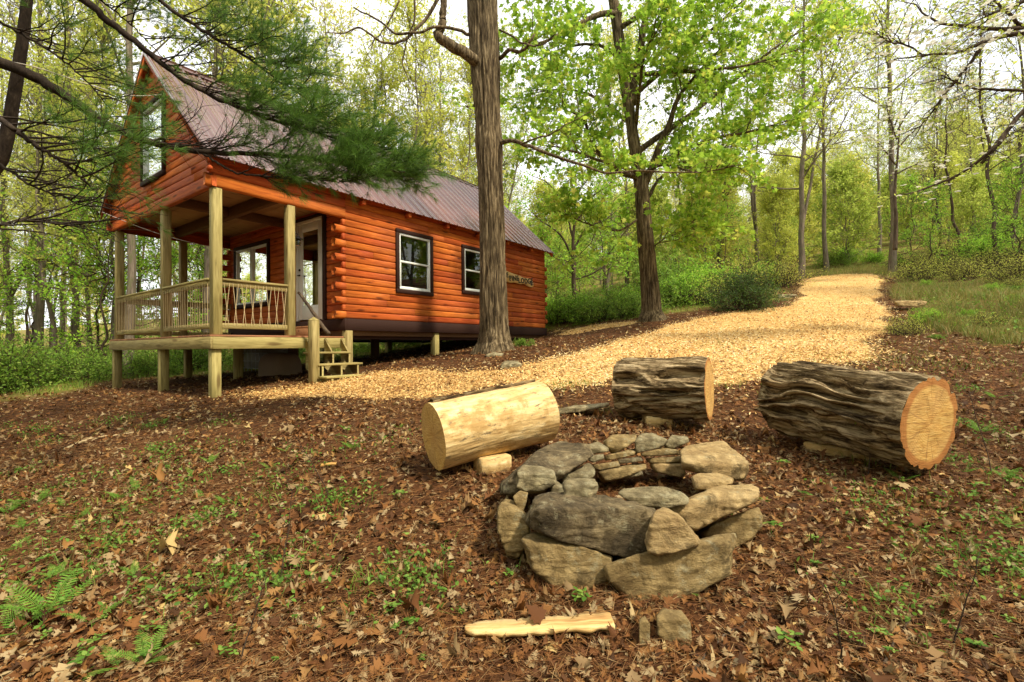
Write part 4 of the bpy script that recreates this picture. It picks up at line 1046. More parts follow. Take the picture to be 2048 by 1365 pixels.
DW = [([(2200, 80, 8), (2048, 66, 8), (1975, 85, 8), (1930, 100, 8), (1850, 112, 8), (1790, 118, 8)], .05), ([(2200, 20, 8), (2048, 55, 7.6), (1990, 58, 7.6), (1930, 52, 7.6), (1880, 45, 7.6), (1850, 30, 7.6), (1830, 10, 7.6)], .04),
      ([(1965, 92, 8), (1940, 130, 8.1), (1895, 180, 8.3), (1860, 230, 8.5), (1830, 270, 8.6)], .035), ([(2243, 190, 8), (2048, 182, 8), (1985, 178, 8), (1930, 172, 8), (1880, 150, 8)], .035),
      ([(2200, 10, 8), (2100, -10, 7), (2010, 18, 7), (1985, 28, 7), (1975, 40, 7)], .04), ([(2268, 250, 8), (2120, 235, 8.6), (2060, 215, 9), (2010, 270, 9), (1975, 310, 9), (1910, 355, 9.4), (1830, 385, 9.6), (1800, 392, 9.6)], .06),
      ([(1960, 330, 9.2), (2000, 290, 9), (2040, 230, 9), (2110, 200, 8.5), (2247, 190, 8)], .03), ([(2048, 55, 7.6), (2000, 10, 7.4), (1960, -30, 7.2)], .03), ([(1850, 112, 8), (1810, 90, 8), (1780, 85, 8), (1745, 60, 8)], .014)]
small_tree(2330, 700, 8, [(2340, 740), (2330, 500), (2290, 300), (2240, 150), (2200, 20)], .14, DW, 'flowering dogwood reaching in from the right with white blossoms', 'lv_a', .06, 'dogwood_tree', 12, 4, 4, .7, .35, petals=45)
small_tree(1790, 480, 21, [(1790, 500), (1792, 440), (1790, 380), (1796, 300), (1800, 240)], .09, [([(1792, 330), (1760, 290), (1735, 270)], .04), ([(1794, 300), (1830, 260), (1870, 240)], .04), ([(1795, 280), (1780, 240), (1770, 200)], .04), ([(1790, 350), (1830, 330), (1870, 320)], .04), ([(1796, 260), (1820, 220), (1850, 190)], .04)],
    'white-flowered young dogwood standing against the tall trunk at the path head', 'lv_a', .10, 'dogwood_tree', 9, 4, 3, .8, .4, petals=90)

# ------------------------------------------------------------------ pine at the left
pine = empty('white_pine', gp(-6.6, 4.2, -.1), 0, 'dark white pine with long soft-needled boughs sweeping across the cabin roof', 'pine tree')
po = np.array(pine.location); pw = MB(); pn = MB()
tube(pw, catmull([(0, 0, 0), (.05, 0, 2), (-.05, .1, 6), (.05, .1, 11), (0, 0, 16)], 60), np.linspace(.26, .06, 60), 24, disp=barkdisp(.02, 3, 2, 8))
def needles(mb, P, D, n, L, wdt, spread):
    """n needles from each point fanning around D"""
    P = np.repeat(P, n, 0); D = np.repeat(D, n, 0); N = len(P)
    d = nrm(nrm(D)+rng.normal(0, spread, (N, 3))+np.array([0, 0, -.08])); s = nrm(np.cross(d, rng.normal(0, 1, (N, 3))))*wdt/2
    l = L*rng.uniform(.7, 1.15, (N, 1)); mid = P+d*l*.55; tip = P+d*l+np.array([0, 0, -1])*l*rng.uniform(0, .18, (N, 1))
    V = np.stack([P-s, P+s, mid+s, mid-s, tip], 1).reshape(-1, 3); i = np.arange(N)[:, None]*5
    mb.add(V, i+np.array([0, 1, 2, 3]), i+np.array([3, 2, 4]), rnd=np.repeat(rng.random(N), 5))
def bough(pts, r0, r1, t0, n2, l2, n3, l3, dens, t_needle, dead=8):
    n = 60; p = px_path(pts, 4, n)-po; tube(pw, p+rng.normal(0, .006, p.shape), np.linspace(r0, r1, n), 10)
    q = p[::6][None]
    P, T, t = along(q, n2, t0)
    sd = side(T, rng.uniform(.35, .8, len(P)), .6); sd[:, 2] = np.abs(sd[:, 2])*.6+sd[:, 2]*.4; pl = grow(P, sd, l2*rng.uniform(.5, 1.15, len(P))*(1.2-.6*t), 6, .13, .03)
    chains(pw, pl, .009, .003, 4)
    lv = t > t_needle
    P, T, tt = along(pl, n3, .2); own = np.repeat(lv, n3)
    pl3 = grow(P, side(T, rng.uniform(.3, .7, len(P)), .4), l3*rng.uniform(.5, 1.3, len(P)), 5, .2, .03)
    chains(pw, pl3, .003, .0015, 3)
    lp = pl3[own]
    if len(lp):
        P, T, _ = along(lp, dens, .25, 1.0); needles(pn, P, T, 15, .105, .0019, .55)
        needles(pn, lp[:, -1], lp[:, -1]-lp[:, -2], 30, .11, .0019, .42)
        P, T, _ = along(pl[lv], 5, .5, 1); needles(pn, P, T, 14, .105, .0019, .55)
B1 = [(-630, -150, 4.2), (-300, 20, 4.2), (0, 125, 4.2), (100, 172, 4.3), (200, 240, 4.4), (265, 272, 4.5), (330, 292, 4.6), (400, 303, 4.7), (520, 308, 4.8), (620, 318, 4.9), (740, 335, 5.0), (810, 345, 5.0)]
bough(B1, .055, .008, .50, 34, .8, 9, .32, 3, .70)
bough([(-500, -500, 4.2), (-100, -180, 4.2), (140, -20, 4.3), (215, 40, 4.4), (290, 100, 4.5), (350, 148, 4.6), (430, 195, 4.7), (520, 232, 4.8), (600, 255, 4.9), (700, 285, 5.0), (800, 300, 5.1)], .04, .007, .48, 38, .75, 9, .32, 3, .60)
bough([(-100, -330, 4.6), (120, -150, 4.7), (260, -60, 4.8), (330, 10, 4.9), (420, 70, 5.0), (500, 120, 5.1), (570, 170, 5.2), (640, 215, 5.3)], .03, .006, .5, 24, .8, 9, .34, 3, .52)
bough([(620, 318, 4.9), (690, 330, 5.1), (760, 350, 5.2), (830, 365, 5.3)], .012, .005, .1, 18, .6, 9, .32, 4, .0)
bough([(400, 303, 4.7), (470, 345, 4.7), (560, 355, 4.8), (660, 362, 4.9), (720, 365, 4.9)], .012, .004, .3, 16, .5, 8, .32, 4, .35)
bough([(-400, 0, 3.8), (-150, 150, 3.7), (0, 240, 3.6), (70, 290, 3.6), (130, 330, 3.7), (190, 380, 3.8)], .03, .006, .4, 14, .9, 6, .34, 2, .35)
bough([(-400, 150, 4.6), (-150, 260, 4.6), (0, 330, 4.6), (60, 370, 4.6), (140, 400, 4.7), (205, 425, 4.8)], .02, .004, .45, 14, .9, 5, .3, 1, .9)
bough([(-300, -100, 5.2), (-50, 20, 5.2), (80, 90, 5.3), (160, 150, 5.4), (230, 230, 5.6)], .02, .005, .35, 18, 1.1, 7, .34, 2, .55)
bough([(-300, -250, 5.6), (0, -100, 5.6), (150, -30, 5.7), (250, 40, 5.9), (330, 120, 6.0)], .02, .005, .35, 18, 1.1, 7, .34, 2, .5)
bough([(-350, 500, 4.0), (-150, 470, 4.0), (0, 450, 4.1), (80, 440, 4.2), (160, 470, 4.4)], .014, .004, .4, 12, .9, 4, .3, 1, 1.1)
# unseen higher boughs, added to shade the left of the clearing
hb = []
for i in range(22):
    z0 = rng.uniform(5.5, 14); az = rng.uniform(-1.6, .9); L = rng.uniform(3.5, 6.5)*(1.25-z0/20)
    hb.append(grow(np.array([[0, 0, z0]]), np.array([[math.cos(az), math.sin(az), .12]]), L, 8, .08, -.01)[0])
hb = np.stack(hb); chains(pw, hb, .05, .012, 6)
P, T, t = along(hb, 12, .25); pl = grow(P, side(T, .8, .6), rng.uniform(.6, 1.3, len(P)), 4, .15, 0); chains(pw, pl, .01, .004, 3)
P, T, t = along(pl, 9, .25); needles(pn, P, T, 12, .13, .006, .6)
pw.build('trunk', M['pinebark'], pine, True); pn.build('needles', M['needle'], pine)
# second dark stem in front of it
st2 = empty('pine_sapling_trunk', at(-20, 420, 5.6), 0, 'slim dark pine stem curving up at the top left corner', 'pine tree')
q0 = np.array(st2.location); gzz = float(gz(q0[0]-.1, q0[1]))
mb = MB(); pts = [np.array([q0[0]-.25, q0[1], gzz-.1])]+[at(*p) for p in ((-35, 430, 5.6), (5, 310, 5.6), (22, 230, 5.6), (38, 130, 5.6), (50, 40, 5.6), (60, -60, 5.6), (80, -250, 5.6))]
tube(mb, catmull(np.array(pts)-q0, 60), np.linspace(.075, .045, 60), 14, disp=barkdisp(.006, 4, 3, 2)); mb.build('trunk', M['pinebark'], st2, True)

# ------------------------------------------------------------------ shrubs
def make_shrub(name, r, h, nst, n2, n3, nl, ls, leafm, tm=T_OVAL, up=.3):
    root = empty(name, (0, 0, -300)); az = rng.uniform(0, 2*PI, nst); el = rng.uniform(.35, 1.5, nst)
    P = np.column_stack([rng.normal(0, r*.25, nst), rng.normal(0, r*.25, nst), np.full(nst, -.1)])
    D = np.column_stack([np.cos(az)*np.cos(el), np.sin(az)*np.cos(el), np.sin(el)])
    L = 1/np.sqrt((np.cos(el)/r)**2+(np.sin(el)/h)**2)*rng.uniform(.7, 1.02, nst)
    pl = grow(P, D, L, 5, .12, .0); wd = MB(); chains(wd, pl, .012, .005, 4); cr_ = MB()
    crown_from(pl, wd, cr_, n2, .38*h, n3, .2*h, nl, ls, tm, .005, .003, 0, .25, .1, up, .05)
    wd.build('stems', M['twig'], root); cr_.build('foliage', M[leafm], root); return root
SH = {'round': make_shrub('dark_shrub', 1.0, 1.5, 60, 7, 5, 6, .045, 'lv_dark'), 'green': make_shrub('leafy_shrub', 1.3, 1.5, 46, 7, 5, 4, .07, 'lv_shrub'),
      'bright': make_shrub('leafy_shrub', 1.2, 1.2, 40, 7, 5, 4, .065, 'lv_c'), 'low': make_shrub('low_shrub', .8, .6, 34, 6, 4, 5, .05, 'lv_shrub'), 'brush': make_shrub('bramble_bush', 1.3, 1.3, 60, 7, 4, 1, .06, 'lv_b')}
for o in SH.values(): o['category'] = 'shrub'
su = set()
def shrub(kind, px, py, Y, sc, label, group='shrubs along the edge of the clearing'):
    if Y is None: p = on_ground(px, py); 
    else: p = at(px, py, Y)
    loc = gp(p[0], p[1], -.03)
    if kind not in su: su.add(kind); o = SH[kind]; o.location = tuple(loc); o.scale = (sc,)*3; o['label'] = label; o['group'] = group; o.rotation_euler.z = rng.uniform(0, 6); return o
    return copy_tree(SH[kind], loc, rng.uniform(0, 6), sc, label, group)
shrub('round', 1484, 612, 15.0, .92, 'round dark green shrub standing alone beside the chip path')
for px, Y, sc, kd in [(1105, 18, .8, 'bright'), (1130, 17.5, .75, 'green'), (1175, 17, .85, 'bright'), (1200, 16.2, .75, 'green'), (1240, 17, .85, 'bright'), (1265, 16, .7, 'green')]:
    shrub(kd, px, 640, Y, sc, 'bright leafy shrub in the row between cabin corner and maple')
for px, Y, sc, kd in [(1340, 18, .9, 'green'), (1385, 18, 1.0, 'bright'), (1425, 17.5, .9, 'brush'), (1400, 21, 1.3, 'bright'), (1460, 22, 1.2, 'brush'), (1535, 23, .9, 'bright'), (1560, 22, 1.0, 'brush'), (1330, 22, 1.3, 'green')]:
    shrub(kd, px, 620, Y, sc, 'loose green shrub behind the dark round shrub right of the maple')
for px, Y, sc, kd in [(1835, 20, .75, 'brush'), (1880, 22, .8, 'brush'), (1925, 19, .7, 'brush'), (1985, 21, .9, 'brush'), (2040, 17, .8, 'brush'), (1825, 26, .9, 'brush'), (1960, 26, 1.2, 'bright'), (2080, 23, 1.2, 'brush'), (1905, 28, 1.1, 'brush'), (2010, 30, 1.3, 'green'), (1700, 33, 1.0, 'bright'), (1745, 31, .7, 'bright'), (1670, 31, .8, 'green'), (1870, 16, .45, 'low'), (1960, 14, .4, 'low'), (2030, 12, .4, 'low')]:
    shrub(kd, px, 560, Y, sc, 'tangled brush shrub on the slope right of the path head')
for px, Y, sc, kd in [(10, 11.5, .7, 'green'), (60, 12.5, .55, 'brush'), (110, 14, .5, 'low'), (165, 13, .65, 'green'), (215, 14, .5, 'low'), (20, 17, .7, 'brush'), (260, 14, .5, 'green'), (-60, 11, 1, 'green'), (90, 18, .6, 'low')]:
    shrub(kd, px, 760, Y, sc, 'low dense green shrub at the edge of the wood left of the porch')
for px, Y, sc, kd in [(300, 13.5, .6, 'green'), (350, 13, .6, 'low'), (395, 14, .7, 'green'), (480, 16, .7, 'low'), (570, 16.5, .7, 'green'), (620, 17, .6, 'low'), (720, 17.5, .7, 'low'), (800, 18.5, .7, 'green'), (850, 19, .7, 'low'), (920, 20, .7, 'low')]:
    shrub(kd, px, 745, Y, sc, 'low green shrub seen beneath the cabin floor between its posts')
shrub('low', 1045, 694, 10.6, .35, 'small green sprig clump at the foot of the big trunk')

for i_ in range(34):
    px = rng.uniform(1800, 2120); Y = rng.uniform(8.5, 19)
    shrub(['low', 'brush', 'low', 'bright'][i_ % 4], px, 600, Y, rng.uniform(.14, .34), 'small weedy clump in the rough grass right of the path', 'weed clumps on the right bank')
# ------------------------------------------------------------------ logs
def m_endgrain():
    t = NT('cut_wood_end'); c = t.n('ShaderNodeTexCoord'); m = t.n('ShaderNodeMapping'); t.l(c.outputs['Object'], m.inputs[0])
    sp = t.n('ShaderNodeSeparateXYZ'); t.l(m.outputs[0], sp.inputs[0])
    r = t.math('SQRT', t.math('ADD', t.math('MULTIPLY', sp.outputs[1], sp.outputs[1]), t.math('MULTIPLY', sp.outputs[2], sp.outputs[2])))
    r2 = t.math('ADD', r, t.math('MULTIPLY', t.noise(m.outputs[0], 5, 4), .03))
    ring = t.math('SINE', t.math('MULTIPLY', r2, 420)); nn = t.noise(t.coord((1, 5, 40)), 3, 5)
    col = t.ramp(nn, [(.3, (.40, .20, .05)), (.5, (.58, .34, .095)), (.7, (.68, .46, .16))])
    an = t.math('ARCTAN2', sp.outputs[2], sp.outputs[1]); ck = t.n('ShaderNodeCombineXYZ'); t.l(t.math('MULTIPLY', an, 2.2), ck.inputs[0]); t.l(t.math('MULTIPLY', r, 1.2), ck.inputs[1]); cn = t.ramp(t.noise(ck.outputs[0], 3.2, 4, .6), [(.40, .55), (.435, 0)])
    col = t.mix(cn, col, (.22, .10, .03))
    col = t.mix(t.ramp(t.noise(t.coord((1, 2.2, 2.2)), 2, 5), [(.42, 0), (.62, .5)]), col, (.46, .27, .10))
    col = t.mix(.09, col, t.ramp(t.math('MULTIPLY_ADD', ring, .5, .5), [(0, (.55, .5, .42)), (1, (1.1, 1.1, 1.1))]), 'MULTIPLY')
    col = t.mix(t.ramp(r2, [(.265, 0), (.285, .85)]), col, (.34, .13, .035))
    col = t.mix(t.math('MULTIPLY', t.ramp(r2, [(.02, .7), (.12, 0)]), .6), col, (.40, .18, .05))
    return t.pbr(col, .8, .2, normal=t.bump(t.math('ADD', nn, t.math('MULTIPLY', ring, .04)), .5, .01))
M['end'] = m_endgrain()
M['logbark'] = m_bark('deep_furrowed_log_bark', [(.36, (.035, .021, .009)), (.46, (.135, .090, .042)), (.56, (.29, .21, .11)), (.70, (.46, .36, .21))], axis=0, sc=15, st=2, moss=None, bump=1.0)
def m_bare():
    t = NT('debarked_log_wood'); n = t.noise(t.coord((2, 9, 9)), 2.2, 6, .65, .4); n2 = t.noise(t.coord((3, 3, 3)), 1.6, 6, .7)
    c = t.ramp(n, [(.3, (.42, .25, .09)), (.5, (.66, .46, .20)), (.7, (.80, .64, .36))])
    c = t.mix(t.ramp(n2, [(.50, 0), (.60, .8)]), c, (.40, .24, .08))
    c = t.mix(t.ramp(t.noise(t.coord((5, 14, 14)), 2.5, 5, .75), [(.555, 0), (.65, .85)]), c, (.17, .125, .07))
    return t.pbr(c, .8, .2, normal=t.bump(t.math('ADD', n, n2), .6, .012))
M['bare'] = m_bare()
def big_log(name, cA, cB, YA, YB, dia, label, barked=True, seed=0, amp=.035):
    A, B = at(*cA, YA), at(*cB, YB); L = np.linalg.norm(B-A); ax = (B-A)/L
    root = bpy.data.objects.new(name, None); COL.objects.link(root); tag(root, label, 'log', 'log seats around the fire ring')
    z = nrm(np.array([0, 0, 1.0])-ax*ax[2]); y = np.cross(z, ax)
    root.matrix_world = Matrix(((ax[0], y[0], z[0], A[0]), (ax[1], y[1], z[1], A[1]), (ax[2], y[2], z[2], A[2]), (0, 0, 0, 1)))
    n, k = 360, 220; xs = np.linspace(0, L, k); P = np.column_stack([xs, np.zeros(k), np.zeros(k)])
    R = dia/2*(1-.03*np.sin(xs/L*PI)); th = np.linspace(0, 2*PI, n, endpoint=False)
    r = dia/2
    X = np.stack(np.broadcast_arrays(np.cos(th)[None]*r*15, np.sin(th)[None]*r*15, xs[:, None]*1.5), -1)
    lump = fbm(X*.35, 3, seed+4)
    if barked:
        wv = fbm(X*np.array([.35, .35, 1.5]), 2, seed+2)*1.5; Xw = X+wv[..., None]*np.array([1, 1, 0]); rg = 1-np.abs(vnoise(Xw, seed))*2.4
        rg = np.clip(np.sign(rg)*np.abs(rg)**.6*1.0+.35*(1-np.abs(vnoise(Xw*2.1+7, seed+1))*2.4), -1, 1); D = amp*rg*1.15+amp*.30*fbm(X*np.array([3, 3, 9]), 3, seed+5)+.02*lump-amp
        en = np.clip(np.minimum(xs, L-xs)/.05, 0, 1)[:, None]; D = D*(.28+.72*en)-.010*(1-en)
    else:
        D = .012*lump+.004*fbm(X*3, 4, seed+3)
    inner = r*.90+.012*fbm(np.stack([np.cos(th)*2, np.sin(th)*2, th*0], -1), 3, seed) if barked else None
    RR = R[:, None]+D
    V = np.stack(np.broadcast_arrays(xs[:, None], RR*np.cos(th)[None], RR*np.sin(th)[None]), -1)
    i = np.arange(k-1)[:, None]*n; j = np.arange(n)[None]; q = np.stack([i+j, i+(j+1) % n, i+n+(j+1) % n, i+n+j], -1).reshape(-1, 4)
    MB().add(V, q).build('bark' if barked else 'bare_wood', M['logbark' if barked else 'bare'], root, True)
    for e, sg in ((0, -1), (k-1, 1)):
        ro = RR[e]; fr = np.linspace(1, 0, 16)[:-1]; Vv = [np.stack([np.full(n, xs[e]+sg*.006*(1-f)**.3), ro*f*np.cos(th), ro*f*np.sin(th)], -1)+np.array([1, 0, 0])*(.004*vnoise(np.stack([ro*f*np.cos(th)*14, ro*f*np.sin(th)*14, th*0], -1), 3))[:, None] for f in fr]
        Vv = np.concatenate(Vv+[np.array([[xs[e], 0, 0]])]); mI = len(fr); i = np.arange(mI-1)[:, None]*n; qq = np.stack([i+j, i+(j+1) % n, i+n+(j+1) % n, i+n+j], -1).reshape(-1, 4)
        jj = np.arange(n); c0 = mI*n; MB().add(Vv, qq, np.stack([(mI-1)*n+jj, (mI-1)*n+(jj+1) % n, np.full(n, c0)], -1)).build('cut_end', M['end'], root, True)
    return root, L
lg, LL_ = big_log('bare_log', (866, 873), (1085, 822), 3.52, 3.98, .49, 'pale debarked log lying left of the stone fire ring', False, 3)
# strip of bark left along its top
mb = MB(); xs = np.linspace(.03, LL_-.02, 60); a = np.linspace(1.0, 1.52, 14); X, A_ = np.meshgrid(xs, a, indexing='ij')
r_ = .245+.018+.012*fbm(np.stack([X*12, A_*9, X*0], -1), 3); wgl = .12*vnoise(np.stack([X*4, X*0, X*0], -1), 3)
V = np.stack([X, r_*np.cos(A_+wgl), r_*np.sin(A_+wgl)], -1); i = np.arange(59)[:, None]*14; j = np.arange(13)[None]; q = np.stack([i+j, i+14+j, i+15+j, i+1+j], -1).reshape(-1, 4)
V2 = V*np.array([1, .88, .88]); mb.add(V, q); mb.add(V2, q[:, ::-1])
for c in (0, 13):
    ii = np.arange(59)*14+c; mb.add(np.vstack([V.reshape(-1, 3), V2.reshape(-1, 3)]), np.stack([ii, ii+14, ii+14+840, ii+840], -1))
mb.build('bark_strip', M['logbark'], lg)
big_log('bark_log', (1242, 776), (1419, 778), 4.95, 4.52, .60, 'thick rough-barked log lying behind the stone fire ring', True, 11, .045)
big_log('bark_log', (1566, 792), (1860, 847), 4.35, 3.3, .655, 'largest rough-barked log with its round cut end turned to the right', True, 23, .050)
def block(px, py, Y, sx, sy, sz, rz, label, mat='bare', name='wood_block', cat='wood block'):
    p = at(px, py, Y); r = empty(name, gp(p[0], p[1], -.02), rz, label, cat); mb = MB(); box(mb, -sx/2, sx/2, -sy/2, sy/2, 0, sz, .012)
    for q in range(1): pass
    mb.build('split_wood', M[mat], r); return r
block(985, 915, 3.62, .25, .16, .13, .5, 'rough wood chock wedged under the pale log'); block(1316, 840, 4.68, .25, .14, .11, -.05, 'small sawn wood block under the middle log'); block(1680, 905, 3.9, .5, .12, .10, -.9, 'short split board wedged under the largest log')

# ------------------------------------------------------------------ fire ring stones
def m_stone(name, a, b, c, lich=.5):
    t = NT(name); v = t.coord((1, 1, 1)); n = t.noise(v, 6, 9, .72, .6); n2 = t.noise(t.coord((1, 1, 2.2)), 24, 8, .75)
    col = t.ramp(n, [(.36, a), (.5, b), (.62, c)])
    col = t.mix(.85, col, t.ramp(n2, [(.3, (.55, .55, .55)), (.7, (1.3, 1.28, 1.2))]), 'MULTIPLY')
    col = t.mix(t.ramp(t.noise(v, 9, 6, .75), [(.60-lich*.08, 0), (.68-lich*.05, .7)]), col, (.40, .36, .22))
    col = t.mix(t.ramp(t.noise(v, 3.3, 6, .7, .8), [(.53, 0), (.61, .7)]), col, (.06, .042, .02))
    return t.pbr(col, .9, .15, normal=t.bump(t.math('ADD', n, t.math('MULTIPLY', n2, .7)), 1.0, .03))
M['st_grey'] = m_stone('grey_field_stone', (.11, .085, .045), (.24, .195, .11), (.36, .30, .175), 1)
M['st_dark'] = m_stone('dark_weathered_stone', (.05, .038, .022), (.14, .105, .06), (.26, .20, .11), .6)
M['st_tan'] = m_stone('tan_sandstone', (.26, .17, .075), (.40, .28, .13), (.52, .38, .19), .1)
M['st_mix'] = m_stone('brown_field_stone', (.15, .10, .042), (.29, .205, .09), (.41, .30, .14), .5)
import bmesh
_ico = {}
def ico(sub):
    if sub not in _ico:
        b = bmesh.new(); bmesh.ops.create_icosphere(b, subdivisions=sub, radius=1); b.verts.ensure_lookup_table()
        _ico[sub] = (np.array([v.co[:] for v in b.verts]), np.array([[v.index for v in f.verts] for f in b.faces])); b.free()
    return _ico[sub]
def stone(poly, Y, ridge, thick, label, mat, tz=1, seed=0, lean=.15, topn=(0, -.12, 1), sub=5, conv=True, group='stones of the fire ring', name='fire_ring_stone', pw_=34, rough=1.0):
    """outline in photo pixels at distance Y; front face and top face meet at the ridge line"""
    pts = np.array([(960+x*.3077, 820+y*.3077) for x, y in poly]) if conv else np.array(poly, float)
    pts = pts.mean(0)+(pts-pts.mean(0))*1.04
    rd = 820+ridge*.3077 if conv else ridge
    c2 = pts.mean(0); cr2 = np.array([c2[0], c2[1]])
    Pr = at(c2[0], rd, Y)                                   # point on the front top edge
    nf = nrm(np.array([0, -1, lean])); ntp = nrm(np.array(topn, float))
    wpx = np.ptp(pts[:, 0])/F*Y; hpx = np.ptp(pts[:, 1])/F*Y
    # centre inside, below top plane and behind front plane
    best = None
    for dy in np.linspace(.01, thick, 30):
        for f in np.linspace(-.45, .45, 19):
            c = at(c2[0], c2[1]+f*np.ptp(pts[:, 1]), Y+dy); q = min((Pr-c)@ntp, (Pr-c)@nf, (Y+thick-c[1]), (.5-abs(f))*hpx)
            if best is None or q > best[0]: best = (q, c)
    c = best[1]; planes = [(nf, max((Pr-c)@nf, .02)), (ntp, max((Pr-c)@ntp, .02)), (np.array([0, 1.0, 0]), Y+thick-c[1])]
    rs = [ray(*p) for p in pts]; m = len(rs)
    for i in range(m):
        a, b = rs[i], rs[(i+1) % m]; n = nrm(np.cross(a, b)); h = (CAM-c)@n
        if h < 0: n, h = -n, -h
        planes.append((n, max(h, .012)))
    N = np.array([p[0] for p in planes]); H = np.array([p[1] for p in planes])
    V, Fc = ico(sub); q = np.maximum(V@N.T/H, 0); r = 1/np.maximum((q**pw_).sum(1), 1e-12)**(1/pw_)
    rs_ = np.random.default_rng(seed+100)
    for k in range(7):
        n = nrm(rs_.normal(0, 1, 3)); sup = (V*r[:, None]@n).max(); d = V@n; cut = np.where(d > 1e-3, sup*rs_.uniform(.86, .97)/np.maximum(d, 1e-3), 1e9)
        r = 1/(r**-26+cut**-26)**(1/26)
    sz = min(wpx, hpx, .5); P = V*r[:, None]
    w_ = c+P; P = P*(1+rough*(.09*fbm(w_*8+seed, 3, seed)+.07*fbm(w_*28, 4, seed+1)+.12*np.abs(fbm(w_*np.array([6, 6, 30])+seed, 2, seed+2)))[:, None]*min(1, .2/sz+.4))
    o = MB().add(P, Fc).build(name, M[mat], None, True, label=label, cat='stone', group=group); o.location = tuple(c); return o
